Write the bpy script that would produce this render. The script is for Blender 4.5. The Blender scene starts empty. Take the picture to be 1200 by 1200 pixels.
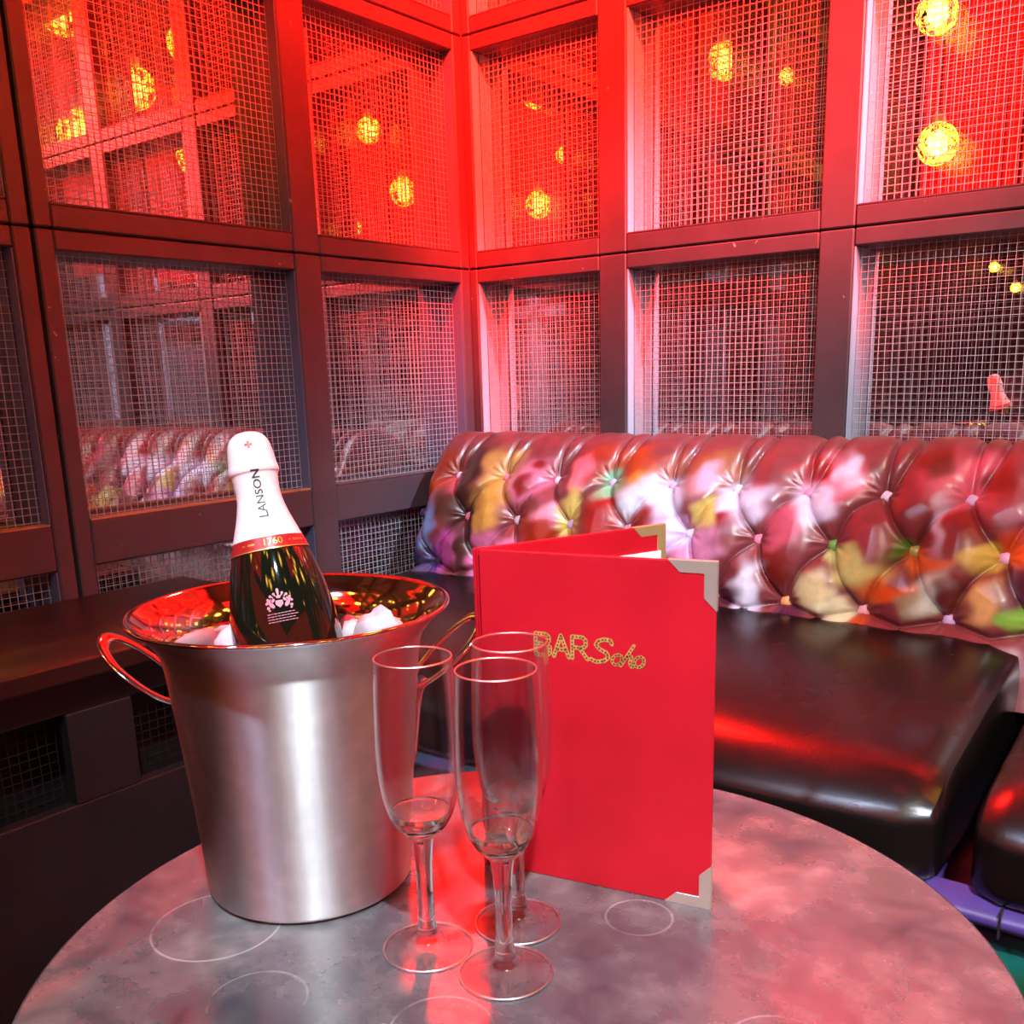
import bpy, bmesh, math, random
import numpy as np
from mathutils import Vector, Matrix

S = bpy.context.scene
COL = S.collection
rnd = random.Random(7)

# ------------------------------------------------------------------ camera
cd = bpy.data.cameras.new('camera'); cam = bpy.data.objects.new('camera', cd); COL.objects.link(cam)
_r = Vector((0.7972756, 0.6029284, -0.0287913)); _u = Vector((-0.1198778, 0.2049063, 0.9714127)); _f = Vector((-0.5915919, 0.7710322, -0.2356446))
_m = Matrix((( _r.x, _u.x, -_f.x), (_r.y, _u.y, -_f.y), (_r.z, _u.z, -_f.z))).to_4x4()
_m.translation = Vector((1.45, -1.7737564, 0.9161186)); cam.matrix_world = _m
cd.sensor_fit = 'HORIZONTAL'; cd.sensor_width = 36.0; cd.lens = 36 * 1161.84 / 1200
cd.shift_y = 120.6 / 1200; cd.clip_start = 0.02
S.camera = cam
CAM = Vector(cam.matrix_world.translation)

# ------------------------------------------------------------------ world, lights, exposure
w = bpy.data.worlds.new('world'); S.world = w; w.use_nodes = True
w.node_tree.nodes['Background'].inputs[0].default_value = (0.30, 0.36, 0.5, 1)
w.node_tree.nodes['Background'].inputs[1].default_value = 0.02
vs = S.view_settings
vs.view_transform = 'Standard'; vs.look = 'None'; vs.gamma = 1; vs.use_curve_mapping = False; vs.exposure = 0.0
try:
    S.cycles.sample_clamp_indirect = 4.0
    S.cycles.blur_glossy = 0.6
except Exception:
    pass
RED_CEIL = 2.5
RED_WALL = 1.15

def spot(name, loc, target, energy, color, size, blend, radius):
    l = bpy.data.lights.new(name, 'SPOT'); l.energy = energy; l.color = color
    l.spot_size = math.radians(size); l.spot_blend = blend; l.shadow_soft_size = radius
    o = bpy.data.objects.new(name, l); COL.objects.link(o); o.location = loc
    o.rotation_euler = (Vector(target) - Vector(loc)).to_track_quat('-Z', 'Y').to_euler()
    return o
KEY = (2.2, -2.3, 2.80)
spot('added_white_spot', KEY, (1.22, -0.6, 0.55), 610, (0.84, 0.92, 1.0), 54, 1.0, 0.06)  # added key lamp, invented to light sofa and table
REDS = (1.25, -1.3, 2.86)
REDS2 = (2.1, -1.2, 2.86)
REDS3 = (1.5, -0.75, 2.86)
FILL = (0.6, -2.6, 2.80)
REDC = (1.0, 0.007, 0.004)
spot('added_red_spot', REDS, (0.15, -0.05, 2.12), 6500, REDC, 46, 1.0, 0.05)  # this and the next two: added lamps that redden the upper frames
spot('added_red_spot_right', REDS2, (1.2, 0.0, 2.16), 17000, REDC, 50, 1.0, 0.05)
spot('added_red_spot_left', REDS3, (0.0, -0.62, 2.16), 3500, REDC, 46, 1.0, 0.05)
REDT = (0.13, -0.13, 2.0)
spot('added_red_spot_table', REDT, (1.08, -1.32, 0.45), 340, REDC, 48, 0.7, 0.05)  # added lamp, gives the table its red sheen and shadow zones
REDS4 = (1.05, -1.05, 2.86)
spot('added_red_spot_corner', REDS4, (0.16, -0.03, 1.58), 4200, REDC, 27, 0.9, 0.04)  # added lamp, brings the corner rails up to red
spot('added_fill_spot', FILL, (0.95, -0.85, 0.5), 130, (0.52, 0.70, 1.0), 42, 0.9, 0.06)  # added fill lamp for cool highlights on the flutes
BLUE_SPOT = (2.6, -0.5, 2.82)
spot('added_blue_white_spot', BLUE_SPOT, (0.55, -0.03, 0.88), 800, (0.60, 0.82, 1.0), 24, 0.9, 0.06)  # added lamp, bluish light for the sofa wall's jambs

# ------------------------------------------------------------------ helpers
def lin(c):
    return tuple(((x / 255) / 12.92 if x / 255 <= 0.04045 else ((x / 255 + 0.055) / 1.055) ** 2.4) for x in c[:3]) + (1.0,)

def mat(name, color=(0.5, 0.5, 0.5, 1), rough=0.5, metal=0.0, **kw):
    m = bpy.data.materials.new(name); m.use_nodes = True
    b = m.node_tree.nodes['Principled BSDF']
    b.inputs['Base Color'].default_value = color; b.inputs['Roughness'].default_value = rough; b.inputs['Metallic'].default_value = metal
    for k, v in kw.items():
        b.inputs[k.replace('_', ' ')].default_value = v
    return m
def N(m, t): return m.node_tree.nodes.new(t)
def K(m, a, b): m.node_tree.links.new(a, b)
def ramp(m, stops):
    r = N(m, 'ShaderNodeValToRGB'); e = r.color_ramp.elements
    e[0].position, e[0].color = stops[0]; e[1].position, e[1].color = stops[-1]
    for p, c in stops[1:-1]:
        x = e.new(p); x.color = c
    return r
def bsdf(m): return m.node_tree.nodes['Principled BSDF']
def noise(m, scale, detail=4, rough=0.5, coord='Object', dist=0.0):
    tc = N(m, 'ShaderNodeTexCoord'); n = N(m, 'ShaderNodeTexNoise')
    n.inputs['Scale'].default_value = scale; n.inputs['Detail'].default_value = detail; n.inputs['Roughness'].default_value = rough
    n.inputs['Distortion'].default_value = dist
    K(m, tc.outputs[coord], n.inputs['Vector']); return n
def bump(m, src, strength, dist=0.002):
    b = N(m, 'ShaderNodeBump'); b.inputs['Strength'].default_value = strength; b.inputs['Distance'].default_value = dist
    K(m, src, b.inputs['Height']); K(m, b.outputs[0], bsdf(m).inputs['Normal']); return b

def link(name, me, m=None, parent=None, smooth=False):
    o = bpy.data.objects.new(name, me); COL.objects.link(o)
    if m is not None and not me.materials: me.materials.append(m)
    if smooth: me.polygons.foreach_set('use_smooth', [True] * len(me.polygons))
    if parent: o.parent = parent
    return o
def mesh(name, V, F):
    me = bpy.data.meshes.new(name); me.from_pydata([tuple(v) for v in V], [], [tuple(f) for f in F]); me.update(); return me
def obj(name, V, F, m, parent=None, smooth=False):
    return link(name, mesh(name, V, F), m, parent, smooth)
def bmobj(name, bm, m, parent=None, smooth=False):
    bmesh.ops.recalc_face_normals(bm, faces=bm.faces)
    me = bpy.data.meshes.new(name); bm.to_mesh(me); bm.free(); return link(name, me, m, parent, smooth)
def tag(o, label=None, cat=None, group=None, kind=None):
    if label: o['label'] = label
    if cat: o['category'] = cat
    if group: o['group'] = group
    if kind: o['kind'] = kind
    return o
def empty(name, loc, label=None, cat=None, group=None, kind=None, rz=0):
    o = bpy.data.objects.new(name, None); COL.objects.link(o); o.location = loc; o.rotation_euler = (0, 0, rz); o.empty_display_size = 0.05
    return tag(o, label, cat, group, kind)
def box(name, lo, hi, m, parent=None, bevel=0.0, seg=2, smooth=False):
    bm = bmesh.new(); bmesh.ops.create_cube(bm, size=1)
    for v in bm.verts:
        v.co = Vector([lo[i] + (v.co[i] + 0.5) * (hi[i] - lo[i]) for i in range(3)])
    if bevel:
        bmesh.ops.bevel(bm, geom=list(bm.edges), offset=bevel, segments=seg, profile=0.5, affect='EDGES')
    return bmobj(name, bm, m, parent, smooth)
def lathe(prof, n=64, center=(0, 0, 0)):
    V, F = [], []
    for r, z in prof:
        for i in range(n):
            a = 2 * math.pi * i / n; V.append((center[0] + r * math.cos(a), center[1] + r * math.sin(a), center[2] + z))
    for j in range(len(prof) - 1):
        for i in range(n):
            k = (i + 1) % n; F.append((j * n + i, j * n + k, (j + 1) * n + k, (j + 1) * n + i))
    return V, F
def smooth_prof(pts, n=8):
    out = []
    P = [pts[0]] + list(pts) + [pts[-1]]
    for i in range(1, len(P) - 2):
        p0, p1, p2, p3 = [np.array(q, float) for q in P[i - 1:i + 3]]
        for k in range(n):
            t = k / n
            out.append(tuple(0.5 * ((2 * p1) + (-p0 + p2) * t + (2 * p0 - 5 * p1 + 4 * p2 - p3) * t * t + (-p0 + 3 * p1 - 3 * p2 + p3) * t ** 3)))
    out.append(tuple(pts[-1])); return out
def tube(path, rad, n=8, closed=False):
    V, F = [], []; P = [Vector(p) for p in path]; m_ = len(P)
    for i, p in enumerate(P):
        t = (P[(i + 1) % m_] - P[i - 1]) if closed else (P[min(i + 1, m_ - 1)] - P[max(i - 1, 0)])
        t.normalize(); a = t.orthogonal() if i == 0 else (pa - t * pa.dot(t))
        a.normalize(); pa = a; b = t.cross(a)
        rr = rad[i] if hasattr(rad, '__len__') else rad
        for k in range(n):
            c = 2 * math.pi * k / n; V.append(p + (a * math.cos(c) + b * math.sin(c)) * rr)
    for i in range(m_ if closed else m_ - 1):
        j = (i + 1) % m_
        for k in range(n):
            l = (k + 1) % n; F.append((i * n + k, i * n + l, j * n + l, j * n + k))
    if not closed:
        F.append(tuple(range(n))[::-1]); F.append(tuple((m_ - 1) * n + k for k in range(n)))
    return V, F
def join(parts):
    V, F = [], []
    for v, f in parts:
        o = len(V); V += list(v); F += [tuple(i + o for i in q) for q in f]
    return V, F

# ------------------------------------------------------------------ materials
M = {}
def make_paint(name, c1, c2, chips=True, rough=0.45):
    m = mat(name, c1, rough)
    n = noise(m, 9, 6, 0.6); r = ramp(m, [(0.35, c1), (0.7, c2)]); K(m, n.outputs['Fac'], r.inputs[0])
    out = r.outputs[0]
    if chips:
        n2 = noise(m, 55, 3, 0.6); r2 = ramp(m, [(0.715, (0, 0, 0, 1)), (0.73, (1, 1, 1, 1))]); K(m, n2.outputs['Fac'], r2.inputs[0])
        mx = N(m, 'ShaderNodeMix'); mx.data_type = 'RGBA'; K(m, r2.outputs[0], mx.inputs[0]); K(m, out, mx.inputs[6]); mx.inputs[7].default_value = (0.35, 0.30, 0.27, 1)
        out = mx.outputs[2]
    K(m, out, bsdf(m).inputs['Base Color'])
    n3 = noise(m, 120, 4, 0.6); bump(m, n3.outputs['Fac'], 0.12, 0.001)
    return m
M['paint'] = make_paint('dark_frame_paint', (0.050, 0.032, 0.040, 1), (0.068, 0.044, 0.053, 1))
M['paint_dark'] = make_paint('black_bench_paint', (0.009, 0.010, 0.012, 1), (0.014, 0.014, 0.016, 1), chips=False)
M['liner'] = mat('pale_jamb_paint', (0.30, 0.37, 0.46, 1), 0.4)
M['liner_shaded'] = mat('shaded_jamb_paint', (0.08, 0.10, 0.19, 1), 0.4)  # darker copy of the pale jamb paint, shade put into the colour
m = mat('bare_edge_wood', (0.42, 0.17, 0.08, 1), 0.5); n = noise(m, 40, 4); r = ramp(m, [(0.3, (0.30, 0.13, 0.07, 1)), (0.7, (0.55, 0.25, 0.13, 1))]); K(m, n.outputs['Fac'], r.inputs[0]); K(m, r.outputs[0], bsdf(m).inputs['Base Color']); M['bare'] = m
M['wire'] = mat('galvanised_wire', (0.47, 0.44, 0.48, 1), 0.42, 0.3)
# mirrored double glazing: a half-silvered front pane and a full mirror behind
m = bpy.data.materials.new('half_silvered_glass'); m.use_nodes = True; nt = m.node_tree; nt.nodes.remove(bsdf(m))
g = N(m, 'ShaderNodeBsdfGlossy'); g.inputs['Roughness'].default_value = 0.0; g.inputs['Color'].default_value = (0.94, 0.93, 0.95, 1)
t = N(m, 'ShaderNodeBsdfTransparent'); t.inputs['Color'].default_value = (0.96, 0.96, 0.97, 1)
x = N(m, 'ShaderNodeMixShader'); x.inputs[0].default_value = 0.76
K(m, t.outputs[0], x.inputs[1]); K(m, g.outputs[0], x.inputs[2]); K(m, x.outputs[0], nt.nodes['Material Output'].inputs[0]); M['half'] = m
m = bpy.data.materials.new('silvered_mirror'); m.use_nodes = True; nt = m.node_tree; nt.nodes.remove(bsdf(m))
g = N(m, 'ShaderNodeBsdfGlossy'); g.inputs['Roughness'].default_value = 0.0; g.inputs['Color'].default_value = (0.86, 0.85, 0.87, 1)
K(m, g.outputs[0], nt.nodes['Material Output'].inputs[0]); M['mirror'] = m

def emit(name, color, strength):
    m = bpy.data.materials.new(name); m.use_nodes = True; nt = m.node_tree; nt.nodes.remove(bsdf(m))
    e = N(m, 'ShaderNodeEmission'); e.inputs[0].default_value = color; e.inputs[1].default_value = strength
    K(m, e.outputs[0], nt.nodes['Material Output'].inputs[0]); return m
M['red_glow'] = emit('added_red_ceiling_glow', (1.0, 0.012, 0.006, 1), RED_CEIL)  # glow of the added ceiling panels
M['red_glow_wall'] = emit('added_red_wall_glow', (1.0, 0.010, 0.005, 1), RED_WALL)  # glow of the added wall panels
M['black'] = mat('black_metal', (0.02, 0.02, 0.022, 1), 0.4)
M['room'] = mat('dark_room_paint', (0.07, 0.05, 0.06, 1), 0.7)
M['pale_post'] = mat('pale_lavender_paint', (0.42, 0.36, 0.42, 1), 0.5)

# ------------------------------------------------------------------ room shell
floor = box('floor', (-0.3, -5.1, -0.05), (5.2, 0.3, 0.0), None); tag(floor, kind='structure')
m = mat('dark_floorboards', (0.03, 0.022, 0.02, 1), 0.35); n = noise(m, 6, 5); r = ramp(m, [(0.3, (0.02, 0.015, 0.014, 1)), (0.7, (0.05, 0.036, 0.03, 1))]); K(m, n.outputs['Fac'], r.inputs[0]); K(m, r.outputs[0], bsdf(m).inputs['Base Color'])
floor.data.materials.append(m)
ceiling = tag(box('ceiling', (-0.3, -5.1, 3.0), (5.2, 0.3, 3.08), M['room']), kind='structure')

wall_far = empty('wall_far', (5.0, -2.5, 0), kind='structure')
box('wall_panel', (5.0, -5.0, 0), (5.1, 0.3, 3.0), M['room'], wall_far).matrix_parent_inverse = Matrix.Translation((-5.0, 2.5, 0))
wall_rear = empty('wall_rear', (2.5, -5.0, 0), kind='structure')
box('wall_panel', (-0.3, -5.1, 0), (5.1, -5.0, 3.0), M['room'], wall_rear).matrix_parent_inverse = Matrix.Translation((-2.5, 5.0, 0))
def setp(o, p):   # parent with world-space geometry kept in place
    o.parent = p; o.matrix_parent_inverse = Matrix.Translation(p.location).inverted(); return o
# added red glowing panels high on the far walls for red light, and pale posts with a beam below them
for i in range(4):
    y0 = -4.95 + i * 1.22
    t_ = empty('added_red_wall_light', (4.98, y0 + 0.58, 1.7), 'added red backlit panel on the far end wall, %s from the sofa wall' % ('fourth', 'third', 'second', 'first')[i], 'wall light', 'added red wall lights')
    setp(box('frame', (4.96, y0 - 0.02, 1.62), (4.999, y0 + 1.18, 2.99), M['black']), t_)
    setp(box('diffuser', (4.945, y0 - 0.01, 1.64), (4.962, y0 + 1.17, 2.97), M['red_glow_wall']), t_)
for i in range(2):
    y0 = -4.95 + i * 0.96
    t_ = empty('added_red_wall_light', (0.02, y0 + 0.47, 1.7), ('added red backlit panel beside the rear corner of the bench wall', 'added red backlit panel on the bench wall next to the last timber frame')[i], 'wall light', 'added red wall lights')
    setp(box('frame', (0.001, y0 - 0.01, 1.62), (0.04, y0 + 0.95, 2.99), M['black']), t_)
    setp(box('diffuser', (0.038, y0, 1.64), (0.055, y0 + 0.94, 2.97), M['red_glow_wall']), t_)
for i in range(4):
    x0 = 0.08 + i * 1.22
    t_ = empty('added_red_wall_light', (x0 + 0.58, -4.98, 1.7), 'added red backlit panel on the rear wall, %s from the bench wall' % ('first', 'second', 'third', 'fourth')[i], 'wall light', 'added red wall lights rear')
    setp(box('frame', (x0 - 0.02, -4.999, 1.62), (x0 + 1.18, -4.96, 2.99), M['black']), t_)
    setp(box('diffuser', (x0 - 0.01, -4.962, 1.64), (x0 + 1.17, -4.945, 2.97), M['red_glow_wall']), t_)
for (x0, x1, y0, y1, lab, grp) in ((0.06, 1.10, -3.04, -2.45, 'added red backlit ceiling panel over the bench, nearest the booth', None), (0.06, 1.10, -3.72, -3.12, 'added red backlit ceiling panel over the bench, middle one of three', None), (0.06, 1.10, -4.40, -3.80, 'added red backlit ceiling panel over the bench, nearest the rear wall', None), (1.90, 2.50, -1.02, -0.08, 'added red backlit ceiling panel over the sofa, nearer the corner', None), (2.58, 3.18, -1.02, -0.08, 'added red backlit ceiling panel over the far end of the sofa', None)):
    t_ = empty('added_red_ceiling_light', ((x0 + x1) / 2, (y0 + y1) / 2, 3.0), lab, 'ceiling light', 'added red ceiling lights')  # added glowing panels, put up for red sheen on the table
    setp(box('frame', (x0, y0, 2.95), (x1, y1, 2.999), M['black']), t_)
    setp(box('diffuser', (x0 + 0.015, y0 + 0.015, 2.94), (x1 - 0.015, y1 - 0.015, 2.952), M['red_glow']), t_)
for k, yy in enumerate((-1.5, -2.05, -2.45, -3.1, -3.5, -4.2, -4.6)):
    setp(box('post', (4.86, yy - 0.04 - 0.02 * (k % 2), 0), (4.95, yy + 0.04 + 0.03 * (k % 3 == 0), 1.66), M['pale_post'], bevel=0.004), wall_far)
setp(box('rail', (4.84, -4.95, 1.36), (4.90, -1.0, 1.44), M['pale_post'], bevel=0.004), wall_far)
for k, xx in enumerate((0.5, 1.05, 1.6, 2.2, 2.65, 3.3, 3.8, 4.4)):
    setp(box('post', (xx - 0.04, -4.95, 0), (xx + 0.04 + 0.02 * (k % 2), -4.86, 1.66), M['pale_post'], bevel=0.004), wall_rear)
setp(box('rail', (0.2, -4.90, 1.36), (4.8, -4.84, 1.44), M['pale_post'], bevel=0.004), wall_rear)
# fixture housings made up around the added spot lamps
def housing(loc, target, lab, drop=0.0):
    d = (Vector(target) - Vector(loc)).normalized(); q = d.to_track_quat('-Z', 'Y')
    e = empty('added_spotlight', (loc[0], loc[1], 3.0), lab, 'spotlight')
    V, F = lathe([(0.075, -0.055), (0.075, 0.09), (0.06, 0.10), (0.0, 0.10)], 24)
    V2, F2 = lathe([(0.071, 0.085), (0.071, -0.055), (0.075, -0.055)], 24)
    V, F = join([(V, F), (V2, F2)])
    setp(obj('housing', [q @ Vector(v) + Vector(loc) for v in V], F, M['black']), e)
    V, F = lathe([(0.0, 0.03), (0.012, 0.03), (0.012, -drop), (0, -drop)], 12)
    setp(obj('stem', [Vector(v) * 1 + Vector((loc[0], loc[1], 2.965)) for v in V], F, M['black']), e)
housing(KEY, (0.95, -0.85, 0.55), 'added black spotlight with a cool white beam on the ceiling')
housing(REDS, (0.12, -0.05, 1.72), 'added black spotlight with a red beam aimed at the mirrored corner')
housing(REDS2, (1.0, 0, 2.0), 'added black spotlight with a red beam aimed at the wall above the sofa')
housing(REDS3, (0.0, -0.62, 2.05), 'added black spotlight with a red beam aimed at the wall above the bench')
spot('added_far_spot', (3.3, -2.6, 2.9), (4.95, -2.8, 0.9), 700, (0.55, 0.78, 1.0), 80, 0.9, 0.05)  # added lamp, brightens the far posts in the reflections
spot('added_rear_spot', (2.2, -3.3, 2.9), (2.3, -4.95, 0.9), 700, (0.55, 0.78, 1.0), 90, 0.9, 0.05)  # added lamp, does the same for the rear wall posts
housing((3.3, -2.6, 2.9), (4.95, -2.8, 0.9), 'added black spotlight aimed at the far wall')
housing((2.2, -3.3, 2.9), (2.3, -4.95, 0.9), 'added black spotlight aimed at the rear wall')
housing(BLUE_SPOT, (0.55, -0.03, 0.9), 'added black spotlight with a blue-white beam above the sofa')
housing(REDT, (1.1, -1.15, 0.45), 'added black spotlight on a long pole in the mirrored corner, red beam on the table', 0.93)
housing(REDS4, (0.16, -0.03, 1.56), 'added black spotlight with a narrow red beam on the mirrored corner')
housing(FILL, (1.0, -1.1, 0.55), 'added black spotlight with a cool white beam near the bench wall')

# ------------------------------------------------------------------ timber frames with wire mesh over mirrors
PITCH = 0.01212
_mesh_cache = {}
def wire_mesh_data(wd, ht):
    key = (round(wd, 3), round(ht, 3))
    if key in _mesh_cache: return _mesh_cache[key]
    R = random.Random(hash(key) & 0xffff); V, F = [], []; rr = 0.00046
    def wire(p0, axis, ln, off):
        nseg = 7; ph = R.uniform(0, 6.28); am = R.uniform(0.0002, 0.0009)
        base = len(V)
        for k in range(nseg + 1):
            s_ = k / nseg; wob = am * math.sin(ph + s_ * R.uniform(5, 8))
            for (a, b) in ((-rr, -rr), (rr, -rr), (rr, rr), (-rr, rr)):
                if axis == 0: V.append((p0[0] + ln * s_, off + b, p0[1] + wob + a))
                else: V.append((p0[0] + wob + a, off + b, p0[1] + ln * s_))
        for k in range(nseg):
            for q in range(4):
                q2 = (q + 1) % 4; i = base + k * 4
                F.append((i + q, i + q2, i + 4 + q2, i + 4 + q))
    nx, nz = int(wd / PITCH), int(ht / PITCH)
    ox, oz = (wd - nx * PITCH) / 2, (ht - nz * PITCH) / 2
    for i in range(nx + 1): wire((ox + i * PITCH, 0), 1, ht, 0.0)
    for j in range(nz + 1): wire((0, oz + j * PITCH), 0, wd, 2 * rr * 0.9)
    me = mesh('wire_mesh', V, F); me.materials.append(M['wire']); _mesh_cache[key] = me
    return me
DEP, ZM, ZP, ZB = 0.15, 0.026, 0.064, 0.132
ROWS = [(0.33, 0.6438), (0.7141, 1.1114), (1.1756, 1.571), (1.634, 2.03), (2.094, 2.49)]
SEAM = [1.1413, 1.6025, 2.062]
def build_wall(name, posts, seams_u, right, umax):
    """posts: list of (u0,u1) timber posts along the wall; the rails run between them. Wall runs from the corner outwards."""
    wl = empty(name, (0, 0, 0), kind='structure')
    def P(u, d, z):          # u along the wall, d depth behind the front face
        return (u, d, z) if right else (-d, -u, z)
    def bx(nm, u0, u1, d0, d1, z0, z1, m_, bev=0.0025):
        a, b = P(u0, d0, z0), P(u1, d1, z1)
        lo = tuple(min(a[i], b[i]) for i in range(3)); hi = tuple(max(a[i], b[i]) for i in range(3))
        return setp(box(nm, lo, hi, m_, bevel=bev, seg=1), wl)
    G = 0.0012
    # posts, split at the module seams
    zs = [0.0] + SEAM + [2.55]
    for (u0, u1) in posts:
        for a, b in zip(zs[:-1], zs[1:]):
            bx('post', u0 + (0.0015 if u0 > 0.05 else 0), u1 - 0.0015, 0, DEP, a + G, b - G, M['paint'])
    gaps = []
    for (a0, a1), (b0, b1) in zip(posts[:-1], posts[1:]):
        if b0 - a1 > 0.02: gaps.append((a1, b0))
    zr = [(0.0, 0.33)] + [(0.6438, 0.7141), (1.1114, 1.1413 - G), (1.1413 + G, 1.1756), (1.571, 1.6025 - G), (1.6025 + G, 1.634), (2.03, 2.062 - G), (2.062 + G, 2.094), (2.49, 2.55)]
    for (u0, u1) in gaps:
        for (a, b) in zr:
            bx('rail', u0 - 0.0008, u1 + 0.0008, 0.0006, DEP - 0.004, a, b, M['paint'])
        for k, (z0, z1) in enumerate(ROWS):
            me = wire_mesh_data(u1 - u0, z1 - z0)
            o = bpy.data.objects.new('wire_mesh', me); COL.objects.link(o); o['kind'] = 'stuff'; o.parent = wl
            if right: o.location = (u0, ZM, z0)
            else:
                o.location = (-ZM, -u0, z0); o.rotation_euler = (0, 0, -math.pi / 2); o.scale = (1, -1, 1)
                o.rotation_euler = (0, 0, -math.pi / 2)
            # glass pane and mirror
            q = [P(u0, ZP, z0), P(u1, ZP, z0), P(u1, ZP, z1), P(u0, ZP, z1)]
            setp(obj('glass_pane', q, [(0, 1, 2, 3)], M['half']), wl)
            bx('mirror_pane', u0 - 0.001, u1 + 0.001, ZB, ZB + 0.004, z0, z1, M['mirror'], 0)
            # jamb strips in front of the glass and mesh-holding beads
            if right:
                bx('jamb_strip', u0, u0 + 0.0022, 0.002, ZM - 0.002, z0 + 0.001, z1 - 0.001, M['liner'], 0)
                bx('jamb_strip', u0, u0 + 0.0022, ZM + 0.003, ZP - 0.001, z0 + 0.001, z1 - 0.001, M['liner'], 0)
            else:
                bx('jamb_strip', u0, u0 + 0.0022, 0.002, ZM - 0.002, z0 + 0.001, z1 - 0.001, M['liner_shaded'], 0)
                bx('jamb_strip', u0, u0 + 0.0022, ZM + 0.003, ZP - 0.001, z0 + 0.001, z1 - 0.001, M['liner_shaded'], 0)
            bx('sill_strip', u0 + 0.002, u1 - 0.001, 0.001, ZM - 0.002, z0, z0 + 0.0025, M['bare'] if (k == 1 and not right and u0 > 0.3) else M['paint'], 0)
    return wl
left_posts = [(0.0, 0.030), (0.433, 0.498), (0.950, 0.9805), (0.9835, 1.014), (1.436, 1.501), (1.955, 2.02), (2.44, 2.505), (2.96, 3.02)]
wall_left = build_wall('wall_left', left_posts, None, False, 3.02)
right_posts = [(0.0, 0.022), (0.3327, 0.3975), (0.7807, 0.8438), (1.229, 1.293), (1.677, 1.741), (2.125, 2.189), (2.573, 2.637), (3.02, 3.084)]
wall_right = build_wall('wall_right', right_posts, None, True, 3.08)
setp(box('wall_panel', (-0.15, -5.0, 0), (0.0, -3.02, 3.0), M['room']), wall_left)
setp(box('wall_panel', (3.084, 0.0, 0), (5.1, 0.15, 3.0), M['room']), wall_right)
setp(box('wall_panel', (-0.15, -3.02, 2.55), (0.0, 0.0, 3.0), M['paint']), wall_left)
setp(box('wall_panel', (0.0, 0.0, 2.55), (3.084, 0.15, 3.0), M['paint']), wall_right)
setp(box('corner_block', (-0.15, 0.0, 0), (0.0, 0.15, 3.0), M['paint']), wall_right)

# ------------------------------------------------------------------ bench with wooden top along the left wall
m = mat('dark_stained_bench_wood', (0.05, 0.02, 0.012, 1), 0.32)
tc = N(m, 'ShaderNodeTexCoord'); mp = N(m, 'ShaderNodeMapping'); mp.inputs['Scale'].default_value = (14, 1.2, 14); K(m, tc.outputs['Object'], mp.inputs[0])
n = N(m, 'ShaderNodeTexNoise'); n.inputs['Scale'].default_value = 3; n.inputs['Detail'].default_value = 6; K(m, mp.outputs[0], n.inputs['Vector'])
r = ramp(m, [(0.3, (0.009, 0.004, 0.003, 1)), (0.55, (0.022, 0.008, 0.005, 1)), (0.75, (0.05, 0.02, 0.009, 1))]); K(m, n.outputs['Fac'], r.inputs[0]); K(m, r.outputs[0], bsdf(m).inputs['Base Color']); bump(m, n.outputs['Fac'], 0.15, 0.001)
M['bench_wood'] = m
bench = empty('wall_bench', (0.17, -1.9, 0), 'dark wooden ledge bench with wire grille front along the left mirrored wall', 'bench')
setp(box('bench_top', (0.002, -3.0, 0.575), (0.346, -0.80, 0.600), M['bench_wood'], bevel=0.003), bench)
setp(box('apron', (0.285, -3.0, 0.525), (0.305, -0.80, 0.575), M['paint_dark'], bevel=0.002), bench)
setp(box('bottom_rail', (0.285, -3.0, 0.02), (0.305, -0.80, 0.405), M['paint_dark'], bevel=0.002), bench)
for (a, b) in ((-0.90, -0.80), (-1.19, -1.10), (-1.66, -1.58), (-2.12, -2.05), (-2.6, -2.53), (-3.0, -2.93)):
    setp(box('stile', (0.286, a, 0.405), (0.306, b, 0.525), M['paint_dark'], bevel=0.002), bench)
setp(box('end_panel', (0.002, -0.80, 0.0), (0.305, -0.782, 0.575), M['paint_dark'], bevel=0.002), bench)
setp(box('back_board', (0.20, -3.0, 0.02), (0.21, -0.80, 0.57), M['paint_dark']), bench)
for (a, b) in ((-1.10, -0.90), (-1.58, -1.19), (-2.05, -1.66), (-2.53, -2.12), (-2.93, -2.6)):
    me = wire_mesh_data(b - a, 0.12)
    me = me.copy(); me.materials.clear(); me.materials.append(M['paint_dark']); o = bpy.data.objects.new('wire_grille', me); COL.objects.link(o); o['kind'] = 'stuff'
    o.location = (0.275, a, 0.405); o.rotation_euler = (0, 0, math.pi / 2); setp(o, bench)

# ------------------------------------------------------------------ tufted graffiti sofa
ROW_A = [0.2425 + 0.1232 * i for i in range(-2, 26)]
ROW_B = [0.1810 + 0.1232 * i for i in range(-1, 26)]
PR = [(-0.325, 0.44), (-0.30, 0.50), (-0.28, 0.55), (-0.25, 0.6415), (-0.20, 0.715), (-0.165, 0.752), (-0.13, 0.768), (-0.095, 0.764), (-0.068, 0.745), (-0.055, 0.70), (-0.05, 0.60), (-0.05, 0.44)]
prof = np.array(smooth_prof(PR, 12)); seglen = np.r_[0, np.cumsum(np.hypot(*np.diff(prof, axis=0).T))]
def arc_of(z):      # arc-length of the front face point at height z
    i = int(np.argmin(np.abs(prof[:60, 1] - z))); return seglen[i]
VA, VB, VC = arc_of(0.715), arc_of(0.6415), arc_of(0.55)
VTOP = seglen[int(np.argmax(prof[:, 1]))]
def clean_x(l, lo=0.05, hi=3.0): return [x_ for x_ in l if lo < x_ < hi]
RA, RB = clean_x(ROW_A), clean_x(ROW_B)
X0, X1 = 0.03, 3.04
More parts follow.
